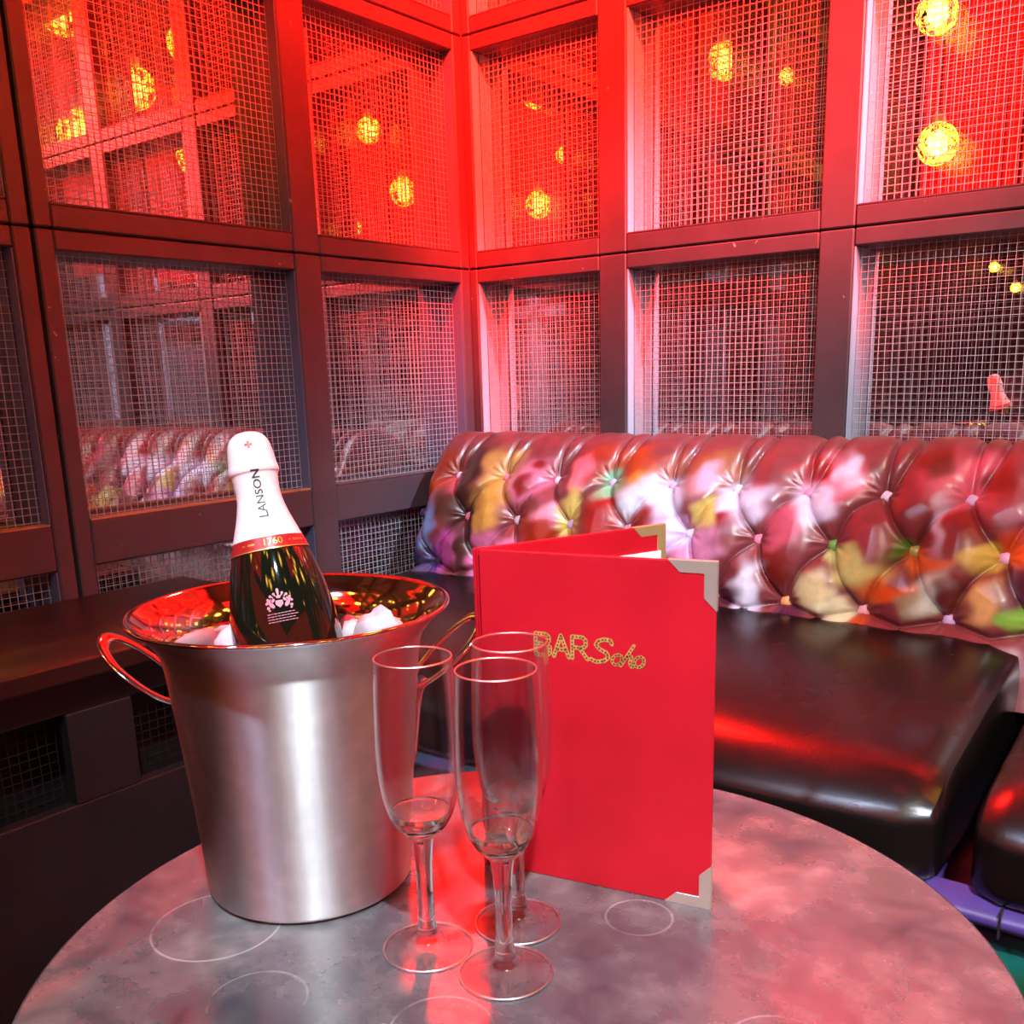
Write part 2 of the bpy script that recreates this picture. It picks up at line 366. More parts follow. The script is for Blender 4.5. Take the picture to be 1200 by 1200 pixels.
def build_back():
    us = np.r_[np.arange(X0, X0 + 0.06, 0.003), np.arange(X0 + 0.06, 1.30, 0.0024), np.arange(1.30, X1, 0.007), X1]
    vsn = np.r_[np.arange(0, VTOP + 0.03, 0.0024), np.arange(VTOP + 0.03, seglen[-1], 0.010), seglen[-1]]
    U, Vv = np.meshgrid(us, vsn, indexing='ij')
    y = np.interp(Vv, seglen, prof[:, 0]); z = np.interp(Vv, seglen, prof[:, 1])
    ty = np.gradient(np.interp(vsn, seglen, prof[:, 0]), vsn); tz = np.gradient(np.interp(vsn, seglen, prof[:, 1]), vsn)
    ln = np.hypot(ty, tz); ny, nz = -(tz / ln), (ty / ln)      # outward normal (towards -y at the front)
    NY, NZ = np.broadcast_to(ny, U.shape), np.broadcast_to(nz, U.shape)
    # distance to the creases (in arc-length space)
    segs = []
    for xa in ROW_A:
        for xb in (xa - 0.0616, xa + 0.0616):
            segs.append((xa, VA, xb, VB, -0.004)); segs.append((xa, VC, xb, VB, 0.004))
        segs.append((xa, VA, xa - 0.006, VTOP + 0.06, 0.0)); segs.append((xa + 0.004, VA, xa + 0.030, VTOP + 0.03, -0.006))
        segs.append((xa, VC, xa + 0.0616, VC - 0.022, 0.0)); segs.append((xa, VC, xa - 0.0616, VC - 0.022, 0.0))
    dc = np.full(U.shape, 9.0)
    for (xa, va, xb, vb, bow) in segs:
        sel = (U[:, 0] > min(xa, xb) - 0.06) & (U[:, 0] < max(xa, xb) + 0.06)
        if not sel.any(): continue
        uu, vv = U[sel], Vv[sel]
        dx, dv = xb - xa, vb - va; L2 = dx * dx + dv * dv; L = math.sqrt(L2)
        t_ = np.clip(((uu - xa) * dx + (vv - va) * dv) / L2, 0, 1)
        off = bow * 2.2 * np.sin(math.pi * t_)
        px_ = xa + dx * t_ - dv / L * off; pv_ = va + dv * t_ + dx / L * off
        dc[sel] = np.minimum(dc[sel], np.hypot(uu - px_, vv - pv_))
    db = np.full(U.shape, 9.0); th = np.zeros(U.shape)
    for row, v0 in ((ROW_A, VA), (ROW_B, VB), (ROW_A, VC)):
        for xa in row:
            sel = (U[:, 0] > xa - 0.08) & (U[:, 0] < xa + 0.08)
            if not sel.any(): continue
            d = np.hypot(U[sel] - xa, Vv[sel] - v0); a = np.arctan2(Vv[sel] - v0, U[sel] - xa)
            b = d < db[sel]; tmp = db[sel]; tmp[b] = d[b]; db[sel] = tmp
            tmp = th[sel]; tmp[b] = a[b] + xa * 37; th[sel] = tmp
    h = 0.013 * (1 - np.exp(-(dc / 0.0085) ** 0.95)) - 0.0045 * np.exp(-(dc / 0.0030) ** 2) + 0.021 * (1 - np.exp(-(db / 0.036) ** 1.5))
    h += 0.0016 * np.sin(th * 11) * np.exp(-((db - 0.016) / 0.013) ** 2)
    h += 0.0007 * np.sin(U * 61 + Vv * 83) * np.sin(U * 97 - Vv * 41)
    fade = np.clip((seglen[-1] - 0.10 - Vv) / 0.06, 0, 1); h = h * fade
    # rounded left end
    e = np.clip((X0 + 0.055 - U) / 0.055, 0, 1); k = np.sqrt(np.clip(1 - e * e, 0, 1))
    yy = -0.05 + (y + NY * h + 0.05) * (0.25 + 0.75 * k); zz = 0.44 + (z + NZ * h - 0.44) * (0.82 + 0.18 * k)
    return U, yy, zz, z, Vv, h, db
BL = [(1.101,.741,.052,.036,215,90,110),(1.146,.749,.02,.03,115,28,20),(1.047,.77,.027,.015,110,35,25),(.904,.74,.04,.028,220,100,120),(.863,.754,.042,.013,150,30,35),(.761,.701,.039,.027,215,200,225),(.878,.703,.033,.026,210,195,220),(.921,.756,.016,.023,205,190,215),(.691,.742,.047,.03,150,85,50),(.687,.735,.025,.019,228,150,175),(.835,.613,.028,.038,115,28,25),(.837,.665,.028,.028,190,80,100),(.737,.676,.021,.013,140,35,45),(.702,.675,.019,.022,210,185,95),(.702,.615,.031,.04,205,130,170),(.796,.563,.02,.043,215,210,228),(.758,.547,.024,.026,70,30,45),(.974,.665,.028,.022,145,50,60),(.949,.628,.023,.02,180,185,110),(.981,.604,.033,.022,220,210,130),(1.025,.646,.017,.017,85,145,45),(1.02,.585,.041,.014,225,85,25),(1.065,.631,.031,.012,218,110,50),(1.063,.572,.024,.014,150,140,110),(1.08,.591,.021,.025,210,222,212),(1.105,.588,.016,.02,110,45,42),(1.074,.686,.012,.031,200,190,215),(1.102,.685,.018,.019,130,45,48),(1.167,.645,.02,.023,118,22,18),(1.134,.643,.025,.014,218,195,90),(1.151,.587,.022,.027,212,160,100),(1.192,.566,.017,.017,125,175,60),(1.187,.619,.009,.016,205,190,215),(.907,.574,.027,.027,215,200,150),(.946,.551,.026,.014,225,220,180),(.983,.536,.018,.012,205,80,40),(.875,.536,.019,.015,75,30,60),(.517,.756,.053,.021,170,60,30),(.558,.725,.028,.02,205,120,50),(.545,.68,.028,.029,210,210,225),(.608,.701,.04,.031,205,200,225),(.447,.746,.041,.03,150,42,25),(.429,.729,.017,.03,228,100,115),(.499,.659,.032,.043,150,28,22),(.498,.716,.029,.018,120,165,130),(.591,.66,.033,.02,145,30,28),(.634,.638,.036,.027,205,175,215),(.603,.751,.033,.017,160,80,70),(.298,.718,.056,.034,218,110,140),(.326,.743,.018,.011,130,30,25),(.305,.709,.016,.016,130,30,25),(.23,.675,.038,.053,200,140,60),(.241,.748,.042,.022,190,130,70),(.211,.586,.05,.031,208,105,150),(.295,.592,.048,.021,215,110,150),(.373,.631,.05,.036,152,40,20),(.395,.666,.034,.018,225,130,150),(.427,.662,.019,.044,195,165,85),(.131,.715,.04,.02,205,95,115),(.057,.709,.056,.05,165,50,20),(.139,.663,.031,.029,70,35,25),(.089,.736,.037,.02,130,40,25),(.047,.565,.032,.036,190,65,150),(.04,.641,.037,.023,125,145,205),(.088,.602,.021,.058,120,145,205),(.08,.56,.021,.029,40,30,60),(.133,.556,.027,.019,50,45,120),(.149,.573,.02,.041,190,75,155),(.197,.601,.017,.077,60,28,26),(.166,.713,.022,.096,60,28,26),(.259,.542,.029,.03,200,120,170),(.526,.595,.102,.028,150,60,60)]
PAL = [(215,90,110),(115,28,20),(215,200,225),(205,130,170),(218,195,90),(225,85,25),(110,150,60),(70,30,45),(150,60,60),(120,145,205),(205,190,215),(215,160,100)]
for i in range(170):
    BL.append((rnd.uniform(1.22, 3.04), rnd.uniform(0.52, 0.77), rnd.uniform(.018, .05), rnd.uniform(.015, .04)) + rnd.choice(PAL))
def print_colors(x_, z_, base=(122, 52, 56), bl=None, pw=2.3):
    bl = BL if bl is None else bl
    c = np.tile(np.array(lin(base)[:3]), (len(x_), 1))
    wx = x_ + 0.006 * np.sin(x_ * 90 + z_ * 70) + 0.004 * np.sin(z_ * 160 - x_ * 60); wz = z_ + 0.006 * np.sin(x_ * 75 - z_ * 95)
    for b in bl:
        d = ((wx - b[0]) / b[2] / 1.2) ** 2 + ((wz - b[1]) / b[3] / 1.15) ** 2
        a = np.exp(-(d ** pw) * 0.9)[:, None]
        c = c * (1 - a) + np.array(lin(b[4:7])[:3]) * a
    return c
def set_colors(me, c):
    at = me.color_attributes.new('print', 'FLOAT_COLOR', 'POINT')
    at.data.foreach_set('color', np.c_[c, np.ones(len(c))].astype(np.float32).ravel())
m = mat('printed_vinyl', (0.5, 0.3, 0.3, 1), 0.34); va = N(m, 'ShaderNodeVertexColor'); va.layer_name = 'print'
n = noise(m, 45, 5, 0.6); hv = N(m, 'ShaderNodeHueSaturation'); K(m, va.outputs[0], hv.inputs['Color']); r = ramp(m, [(0.3, (0.72, 0.72, 0.72, 1)), (0.75, (1, 1, 1, 1))]); K(m, n.outputs['Fac'], r.inputs[0]); K(m, r.outputs[0], hv.inputs['Value'])
K(m, hv.outputs[0], bsdf(m).inputs['Base Color']); n2 = noise(m, 420, 3); bump(m, n2.outputs['Fac'], 0.10, 0.0006); M['print'] = m
sofa = empty('booth_sofa', (1.5, -0.4, 0), 'long tufted booth sofa in spray-paint print with dark leather seats', 'sofa')
U, YY, ZZ, Zf, Vv, H_, DB_ = build_back()
nu, nv = U.shape
idx = np.arange(nu * nv).reshape(nu, nv)
Fq = np.stack([idx[:-1, :-1], idx[1:, :-1], idx[1:, 1:], idx[:-1, 1:]], -1).reshape(-1, 4)
me = bpy.data.meshes.new('backrest'); me.from_pydata(np.stack([U, YY, ZZ], -1).reshape(-1, 3).tolist(), [], Fq.tolist())
set_colors(me, print_colors(U.ravel(), ZZ.ravel()))
back = setp(link('backrest', me, M['print'], None, True), sofa); back['label'] = 'button-tufted back in pink, rust and lavender spray print'
m = mat('covered_button_vinyl', (0.5, 0.3, 0.4, 1), 0.35); oi = N(m, 'ShaderNodeObjectInfo'); K(m, oi.outputs['Color'], bsdf(m).inputs['Base Color']); M['button'] = m
bmV, bmF = lathe(smooth_prof([(0.0094, -0.003), (0.0098, 0.0), (0.0085, 0.003), (0.005, 0.0052), (0.0001, 0.006)], 4), 16)
button_me = mesh('button', bmV, bmF); button_me.materials.append(M['button']); button_me.polygons.foreach_set('use_smooth', [True] * len(button_me.polygons))
BC = [(205,190,215),(228,120,150),(215,195,215),(190,160,200),(205,150,180)]
for row, v0, cols in ((RA, VA, None), (RB, VB, {0: (60, 40, 90), 7: (90, 150, 60), 8: (160, 170, 90)}), (RA, VC, {0: (60, 40, 60), 5: (200, 120, 170), 6: (225, 150, 90), 7: (230, 160, 170), 4: (205, 190, 70)})):
    for i, xa in enumerate(row):
        y_, z_ = np.interp(v0, seglen, prof[:, 0]), np.interp(v0, seglen, prof[:, 1])
        k = int(np.argmin(np.abs(seglen - v0))); t_ = prof[k + 1] - prof[k - 1]; nrm = Vector((0, -t_[1], t_[0])).normalized()
        o = bpy.data.objects.new('button', button_me); COL.objects.link(o)
        o.rotation_euler = nrm.to_track_quat('Z', 'Y').to_euler(); o.location = Vector((xa, y_, z_)) + nrm * 0.0006
        o.color = lin((cols or {}).get(i, BC[i % 5])); o.parent = back; o.matrix_parent_inverse = Matrix.Translation(sofa.location).inverted()
        o.parent = back; o.matrix_parent_inverse = (Matrix.Translation(sofa.location) @ back.matrix_parent_inverse).inverted()
# dark leather seat cushions
m = mat('dark_brown_leather', (0.006, 0.004, 0.004, 1), 0.26); n = noise(m, 260, 4); bump(m, n.outputs['Fac'], 0.10, 0.0008)
n2 = noise(m, 7, 3); r = ramp(m, [(0.3, (0.20, 0.20, 0.20, 1)), (0.7, (0.30, 0.30, 0.30, 1))]); K(m, n2.outputs['Fac'], r.inputs[0]); K(m, r.outputs[0], bsdf(m).inputs['Roughness']); M['leather'] = m
def cushion(x0, x1, y0, y1, z0, z1, rad, crown):
    bm = bmesh.new(); bmesh.ops.create_cube(bm, size=1)
    bmesh.ops.subdivide_edges(bm, edges=list(bm.edges), cuts=15, use_grid_fill=True)
    sx, sy, sz = x1 - x0, y1 - y0, z1 - z0; cx, cy, cz = (x0 + x1) / 2, (y0 + y1) / 2, (z0 + z1) / 2
    half = Vector((sx / 2, sy / 2, sz / 2))
    for v in bm.verts:
        p = Vector((v.co.x * sx, v.co.y * sy, v.co.z * sz))
        # cluster the grid lines towards the edges so the rounding is well sampled
        for i in range(3):
            t_ = p[i] / half[i]; p[i] = half[i] * (abs(t_) ** 0.62) * (1 if t_ >= 0 else -1)
        q = Vector([max(-(half[i] - rad), min(half[i] - rad, p[i])) for i in range(3)])
        d = p - q
        if d.length > 1e-9: p = q + d.normalized() * rad
        fx, fy = p.x / half.x, p.y / half.y
        if p.z > 0: p.z += 0.034 * (0.5 + 0.5 * fy) * 2 * min(1, p.z / half.z * 1.2) + crown * (1 - abs(fx) ** 3) * (1 - abs(fy) ** 2.5)
        if p.z > 0 and fy < -0.7: p.z -= 0.030 * ((-0.7 - fy) / 0.3) ** 2 * min(1, p.z / half.z)
        if p.y < -half.y + rad * 1.01: p.y -= 0.012 * (1 - (p.z / half.z) ** 2) * (1 - abs(fx) ** 4)
        v.co = p + Vector((cx, cy, cz))
    return bm
SEATS = [(0.035, 1.215), (1.245, 2.12), (2.16, 3.03)]
for (a, b) in SEATS:
    setp(bmobj('seat_cushion', cushion(a, b, -0.735, -0.265, 0.352, 0.470, 0.030, 0.012), M['leather'], None, True), sofa)
# printed plinth under the seats
PBL = [(rnd.uniform(0, 3.1), rnd.uniform(0, 0.34), rnd.uniform(.03, .08), rnd.uniform(.02, .05)) + rnd.choice([(22,42,110),(16,95,95),(22,90,42),(60,44,115),(16,20,45),(75,48,115)]) for i in range(150)]
PBL += [(1.25, 0.348, 0.25, 0.026, 82, 60, 132), (1.25, 0.315, 0.04, 0.015, 30, 48, 120), (1.287, 0.295, 0.035, 0.020, 22, 118, 105), (1.315, 0.265, 0.03, 0.02, 35, 95, 45)]
def plinth_part(nm, prof_yz, x0, x1):
    us = np.arange(x0, x1 + 0.001, 0.012); p = np.array(prof_yz)
    V = [(u, q[0], q[1]) for u in us for q in p]; n_ = len(p)
    F = [(i * n_ + j, (i + 1) * n_ + j, (i + 1) * n_ + j + 1, i * n_ + j + 1) for i in range(len(us) - 1) for j in range(n_ - 1)]
    me = mesh(nm, V, F); A = np.array(V); set_colors(me, print_colors(A[:, 0], A[:, 2], (26, 26, 60), PBL))
    return setp(link(nm, me, M['print'], None, True), sofa)
pl = plinth_part('plinth', [(-0.28, 0.325)] + [(-0.712, 0.325 - 0.001)] + [(-0.716, 0.318 - 0.0145 * k) for k in range(22)], 0.04, 3.04)
pr_ = plinth_part('base_roll', [(-0.710 - 0.032 * math.sin(math.pi * k / 10), 0.366 - 0.042 * k / 10) for k in range(11)], 0.04, 3.04)
for xx in (0.55, 1.283, 1.9, 2.5):
    setp(box('seam', (xx - 0.0012, -0.7425, 0.330), (xx + 0.0012, -0.708, 0.360), M['black']), sofa)
for xx in (0.7, 1.312, 2.0, 2.7):
    setp(box('seam', (xx - 0.0012, -0.7175, 0.0), (xx + 0.0012, -0.71, 0.324), M['black']), sofa)
setp(box('base_box', (0.045, -0.705, 0.0), (3.03, -0.06, 0.318), M['black']), sofa)

# ------------------------------------------------------------------ round table
TC = (1.0451, -1.2535); TR = 0.3491; TZ = 0.5
m = mat('patinated_zinc', (0.2, 0.22, 0.24, 1), 0.25, 0.0, IOR=2.6)
tc = N(m, 'ShaderNodeTexCoord')
n1 = noise(m, 8, 5, 0.55); n2 = noise(m, 34, 5, 0.6); n3 = noise(m, 160, 3, 0.6)
r1 = ramp(m, [(0.28, (0.028, 0.042, 0.058, 1)), (0.44, (0.060, 0.080, 0.095, 1)), (0.58, (0.115, 0.125, 0.135, 1)), (0.78, (0.26, 0.255, 0.25, 1))])
ma = N(m, 'ShaderNodeMath'); ma.operation = 'MULTIPLY_ADD'; K(m, n2.outputs['Fac'], ma.inputs[0]); ma.inputs[1].default_value = 0.55
mb = N(m, 'ShaderNodeMath'); mb.operation = 'SUBTRACT'; K(m, n1.outputs['Fac'], mb.inputs[0]); mb.inputs[1].default_value = 0.27; K(m, mb.outputs[0], ma.inputs[2])
K(m, ma.outputs[0], r1.inputs[0])
# faint rings left by glasses
RINGS = [(1.098, -1.163, 0.026), (1.060, -1.355, 0.034), (0.83, -1.36, 0.05), (0.935, -1.405, 0.034), (1.155, -1.335, 0.03), (1.25, -1.25, 0.035)]
acc = None
for (rx, ry, rr) in RINGS:
    d = N(m, 'ShaderNodeVectorMath'); d.operation = 'DISTANCE'; K(m, tc.outputs['Object'], d.inputs[0]); d.inputs[1].default_value = (rx - TC[0], ry - TC[1], TZ)
    c = N(m, 'ShaderNodeMath'); c.operation = 'COMPARE'; K(m, d.outputs['Value'], c.inputs[0]); c.inputs[1].default_value = rr; c.inputs[2].default_value = 0.0009
    if acc is None: acc = c.outputs[0]
    else:
        a = N(m, 'ShaderNodeMath'); a.operation = 'MAXIMUM'; K(m, acc, a.inputs[0]); K(m, c.outputs[0], a.inputs[1]); acc = a.outputs[0]
gm = N(m, 'ShaderNodeMath'); gm.operation = 'MULTIPLY'; K(m, acc, gm.inputs[0]); rg = ramp(m, [(0.42, (0.04, 0.04, 0.04, 1)), (0.62, (0.55, 0.55, 0.55, 1))]); K(m, n1.outputs['Fac'], rg.inputs[0]); K(m, rg.outputs[0], gm.inputs[1])
mx = N(m, 'ShaderNodeMix'); mx.data_type = 'RGBA'; K(m, gm.outputs[0], mx.inputs[0]); K(m, r1.outputs[0], mx.inputs[6]); mx.inputs[7].default_value = (0.55, 0.55, 0.55, 1)
K(m, mx.outputs[2], bsdf(m).inputs['Base Color'])
r2 = ramp(m, [(0.3, (0.16, 0.16, 0.16, 1)), (0.7, (0.36, 0.36, 0.36, 1))]); K(m, n1.outputs['Fac'], r2.inputs[0]); K(m, r2.outputs[0], bsdf(m).inputs['Roughness'])
bump(m, n3.outputs['Fac'], 0.10, 0.0008); M['zinc'] = m
M['edge'] = mat('pale_metal_edge', (0.5, 0.42, 0.42, 1), 0.35, 0.8)
table = empty('round_table', (TC[0], TC[1], 0), 'low round pub table with mottled grey metal top and thin rim', 'table')
V, F = lathe([(0.0001, 0.5), (0.17, 0.5), (TR - 0.0025, 0.5), (TR - 0.0008, 0.4993), (TR - 0.0008, 0.474), (0.30, 0.474), (0.0001, 0.474)], 160)
obj('tabletop', V, F, M['zinc'], table)
V, F = lathe([(TR - 0.0007, 0.4996), (TR, 0.4990), (TR + 0.0006, 0.497), (TR + 0.0006, 0.476), (TR - 0.002, 0.474)], 160); obj('edge_band', V, F, M['edge'], table, True)
V, F = lathe([(0.07, 0.474), (0.05, 0.455), (0.035, 0.43), (0.033, 0.08), (0.05, 0.05), (0.0001, 0.05)], 48); obj('pedestal', V, F, M['black'], table, True)
V, F = lathe([(0.0001, 0.056), (0.06, 0.055), (0.20, 0.03), (0.235, 0.016), (0.24, 0.0), (0.0001, 0.0)], 64); obj('base', V, F, M['black'], table, True)

# ------------------------------------------------------------------ ice bucket
BK = Vector((0.8309, -1.2613, 0.5))
m = mat('brushed_steel', (0.72, 0.73, 0.74, 1), 0.5, 1.0, Anisotropic=0.92, Anisotropic_Rotation=0.25)
tg = N(m, 'ShaderNodeTangent'); tg.direction_type = 'RADIAL'; tg.axis = 'Z'; K(m, tg.outputs[0], bsdf(m).inputs['Tangent'])
tc = N(m, 'ShaderNodeTexCoord'); mp = N(m, 'ShaderNodeMapping'); mp.inputs['Scale'].default_value = (1, 1, 0.04); K(m, tc.outputs['Object'], mp.inputs[0])
n = N(m, 'ShaderNodeTexNoise'); n.inputs['Scale'].default_value = 90; n.inputs['Detail'].default_value = 4; K(m, mp.outputs[0], n.inputs['Vector'])
r = ramp(m, [(0.3, (0.38, 0.38, 0.38, 1)), (0.7, (0.46, 0.46, 0.46, 1))]); K(m, n.outputs['Fac'], r.inputs[0]); K(m, r.outputs[0], bsdf(m).inputs['Roughness'])
# fine scratches
wv = N(m, 'ShaderNodeTexNoise'); wv.inputs['Scale'].default_value = 60; wv.inputs['Detail'].default_value = 8; K(m, tc.outputs['Object'], wv.inputs['Vector'])
rs = ramp(m, [(0.45, (0.70, 0.71, 0.72, 1)), (0.75, (0.80, 0.81, 0.82, 1))]); K(m, wv.outputs['Fac'], rs.inputs[0]); K(m, rs.outputs[0], bsdf(m).inputs['Base Color'])
M['steel'] = m
m2 = mat('polished_steel', (0.80, 0.80, 0.81, 1), 0.07, 1.0); M['chrome'] = m2
bucket = empty('ice_bucket', BK, 'brushed steel champagne bucket with flared rim and two loop handles', 'bucket')
outer = smooth_prof([(0.079, 0.0005), (0.0845, 0.004), (0.0862, 0.012), (0.0893, 0.06), (0.0935, 0.11), (0.0985, 0.165), (0.1022, 0.200), (0.1060, 0.214), (0.1130, 0.225), (0.1220, 0.2335), (0.1268, 0.2380)], 6)
lip = [(0.1268 + 0.0022 * math.sin(a) , 0.2392 - 0.0018 * math.cos(a)) for a in np.linspace(0.2, 3.3, 8)]
inner = smooth_prof([(0.1235, 0.2385), (0.1185, 0.2335), (0.1110, 0.2265), (0.1040, 0.2155), (0.1005, 0.203), (0.0965, 0.165), (0.0915, 0.11), (0.0870, 0.06), (0.0830, 0.010), (0.0780, 0.006), (0.0001, 0.006)], 6)
V, F = lathe([(0.0001, 0.0005)] + outer, 120); obj('bucket_wall', V, F, M['steel'], bucket, True)
V, F = lathe([outer[-1]] + lip + [inner[0]], 120); obj('rim', V, F, M['chrome'], bucket, True)
V, F = lathe(inner, 120); obj('inner_wall', V, F, M['chrome'], bucket, True)
def handle(ang):
    rad = Vector((math.cos(ang), math.sin(ang), 0)); tan = Vector((-math.sin(ang), math.cos(ang), 0)); up = Vector((0, 0, 1))
    # ring: a flat oval band leaning outwards, on a narrow stem fixed to the bucket wall
    dirn = (rad * 0.77 + up * 0.64).normalized(); nrm = dirn.cross(tan).normalized()
    base = rad * 0.1005 + up * 0.157
    L, Wd, bw, th_ = 0.047, 0.0300, 0.0170, 0.0014
    cen = base + dirn * (L - 0.004)
    V, F = [], []; n_ = 48; sec = [(-1, -0.6), (-0.5, -1), (0.5, -1), (1, -0.6), (1, 0.6), (0.5, 1), (-0.5, 1), (-1, 0.6)]
    for i in range(n_):
        a = 2 * math.pi * i / n_; bwa = bw * (0.5 + 0.12 * math.cos(a))
        e = Vector((math.cos(a), math.sin(a)));
        for (s_, t_) in sec:
            ro_L, ro_W = (L - bwa * 0.5 + s_ * bwa * 0.5), (Wd - bwa * 0.5 + s_ * bwa * 0.5)
            lean = 0.010 * (math.cos(a) ** 2) * (1 if math.cos(a) > 0 else 0)
            V.append(cen + dirn * ro_L * e.x + tan * ro_W * e.y + nrm * (t_ * th_) + rad * (-lean * 0.3))
    k_ = len(sec)
    for i in range(n_):
        j = (i + 1) % n_
        for s_ in range(k_):
            q = (s_ + 1) % k_; F.append((i * k_ + s_, i * k_ + q, j * k_ + q, j * k_ + s_))
    ring = (V, F)
    # stem: strip following the wall
    pts = [(0.0938, 0.088, 0.0035), (0.0958, 0.100, 0.005), (0.0985, 0.122, 0.0062), (0.1003, 0.140, 0.0078), (0.1030, 0.154, 0.0095), (0.1090, 0.1615, 0.010)]
    V, F = [], []
    for (r_, z_, wd) in pts:
        c = rad * r_ + up * z_
        for (a, b) in ((-1, -1), (1, -1), (1, 1), (-1, 1)): V.append(c + tan * (a * wd) + rad * (0.0015 * (1 + b)) )
    for i in range(len(pts) - 1):
        for s_ in range(4):
            q = (s_ + 1) % 4; F.append((i * 4 + s_, i * 4 + q, i * 4 + 4 + q, i * 4 + 4 + s_))
    F.append((3, 2, 1, 0)); n0 = (len(pts) - 1) * 4; F.append((n0, n0 + 1, n0 + 2, n0 + 3))
    V, F = join([ring, (V, F)])
    bm = bmesh.new(); vs_ = [bm.verts.new(v) for v in V]
    for f in F: bm.faces.new([vs_[i] for i in f])
    bmobj('handle', bm, M['chrome'], bucket, True)
A_L = math.atan2(-_r.y * math.cos(0.13) + _f.y / math.hypot(_f.x, _f.y) * math.sin(0.13), -_r.x * math.cos(0.13) + _f.x / math.hypot(_f.x, _f.y) * math.sin(0.13))
handle(A_L); handle(math.atan2(_r.y * math.cos(0.42) + _f.y * math.sin(0.42), _r.x * math.cos(0.42) + _f.x * math.sin(0.42)))

# ------------------------------------------------------------------ champagne bottle leaning in the bucket
T0 = Vector((0.7856, -1.2546, 0.8765)); Q0 = Vector((0.8325, -1.2680, 0.7139)); AX = (Q0 - T0).normalized()
view = (CAM - Q0).normalized(); E1 = (view - AX * view.dot(AX)).normalized(); E2 = E1.cross(AX); E2 = E2 if E2.dot(_r) > 0 else -E2
BP = smooth_prof([(0.0, 0.0001), (0.0012, 0.0075), (0.0045, 0.0128), (0.010, 0.0160), (0.018, 0.0176), (0.027, 0.0186), (0.0315, 0.0196), (0.0345, 0.0192), (0.037, 0.0178), (0.046, 0.0170), (0.056, 0.0174), (0.068, 0.0202), (0.080, 0.0242), (0.092, 0.0284), (0.105, 0.0326), (0.120, 0.0366), (0.138, 0.0402), (0.158, 0.0426), (0.18, 0.0438), (0.21, 0.0442), (0.27, 0.0442), (0.289, 0.0436), (0.296, 0.0405), (0.299, 0.034), (0.292, 0.02), (0.288, 0.0001)], 6)
BPs = np.array([p[0] for p in BP]); BPr = np.array([p[1] for p in BP]); _k = int(np.argmax(BPs))
def brad(s): return float(np.interp(s, BPs[:_k], BPr[:_k]))
def bpt(s, a, eps=0.0): return T0 + AX * s + (E1 * math.cos(a) + E2 * math.sin(a)) * (brad(s) + eps)
bottle = empty('champagne_bottle', T0 + AX * 0.299, 'dark green champagne bottle with white foil neck leaning in the steel bucket', 'bottle')
def bot(nm, V, F, m_, smooth=True): return setp(obj(nm, V, F, m_, None, smooth), bottle)
def brev(pts, eps, n=72):
    V = [T0 + AX * s + (E1 * math.cos(2 * math.pi * i / n) + E2 * math.sin(2 * math.pi * i / n)) * (r + eps) for s, r in pts for i in range(n)]
    F = [(j * n + i, j * n + (i + 1) % n, (j + 1) * n + (i + 1) % n, (j + 1) * n + i) for j in range(len(pts) - 1) for i in range(n)]
    return V, F
M['bottle_glass'] = mat('black_green_glass', (0.004, 0.007, 0.004, 1), 0.05, 0.0, Coat_Weight=0.5, Coat_Roughness=0.03)
m = mat('white_foil', (0.80, 0.78, 0.82, 1), 0.38); n = noise(m, 90, 4); bump(m, n.outputs['Fac'], 0.10, 0.0008); M['foil'] = m
M['red_foil'] = mat('red_foil_band', (0.36, 0.012, 0.016, 1), 0.3)
M['gold'] = mat('gold_foil', (0.85, 0.60, 0.25, 1), 0.3, 0.9)
M['ink'] = mat('dark_grey_ink', (0.03, 0.03, 0.04, 1), 0.5)
M['red_ink'] = mat('red_ink', (0.45, 0.01, 0.02, 1), 0.45)
M['etch'] = mat('pinkish_white_print', (0.42, 0.20, 0.27, 1), 0.45)
SF, SB = 0.0890, 0.0985     # foil end, band end
V, F = brev([(s, r) for s, r in BP if s > SB - 0.004 or False], 0.0); glass_o = bot('glass_body', V, F, M['bottle_glass'])
sf = [s for s in BPs[:_k] if s < SF] + [SF]
V, F = brev([(s, brad(s) if s > 0 else 0.0001) for s in sf], 0.0007); foil_o = bot('neck_foil', V, F, M['foil'])
V, F = brev([(SF + (SB - SF) * k / 4, brad(SF + (SB - SF) * k / 4)) for k in range(5)], 0.00085); band_o = bot('red_band', V, F, M['red_foil'])
V, F = brev([(SB, brad(SB)), (SB + 0.0009, brad(SB + 0.0009))], 0.0010); bot('band_edge', V, F, M['gold'])
def text_mesh(body, size, off=0.0):
    cu = bpy.data.curves.new('t', 'FONT'); cu.body = body; cu.size = size; cu.align_x = 'CENTER'; cu.align_y = 'CENTER'; cu.resolution_u = 4; cu.offset = off
    o = bpy.data.objects.new('t', cu); COL.objects.link(o)
    dg = bpy.context.evaluated_depsgraph_get(); me = o.evaluated_get(dg).to_mesh()
    V = [tuple(v.co) for v in me.vertices]; F = [tuple(p.vertices) for p in me.polygons]
    o.evaluated_get(dg).to_mesh_clear(); bpy.data.objects.remove(o); bpy.data.curves.remove(cu)
    return V, F
def subdiv_long(V, F, mx):
    bm = bmesh.new(); vs_ = [bm.verts.new(v) for v in V]
    for f in F:
        try: bm.faces.new([vs_[i] for i in f])
        except Exception: pass
    bmesh.ops.triangulate(bm, faces=bm.faces)
    for _ in range(3):
        ed = [e for e in bm.edges if e.calc_length() > mx]
        if not ed: break
        bmesh.ops.subdivide_edges(bm, edges=ed, cuts=1)
        bmesh.ops.triangulate(bm, faces=bm.faces)
    V = [tuple(v.co) for v in bm.verts]; bm.verts.index_update(); F = [tuple(v.index for v in f.verts) for f in bm.faces]; bm.free(); return V, F
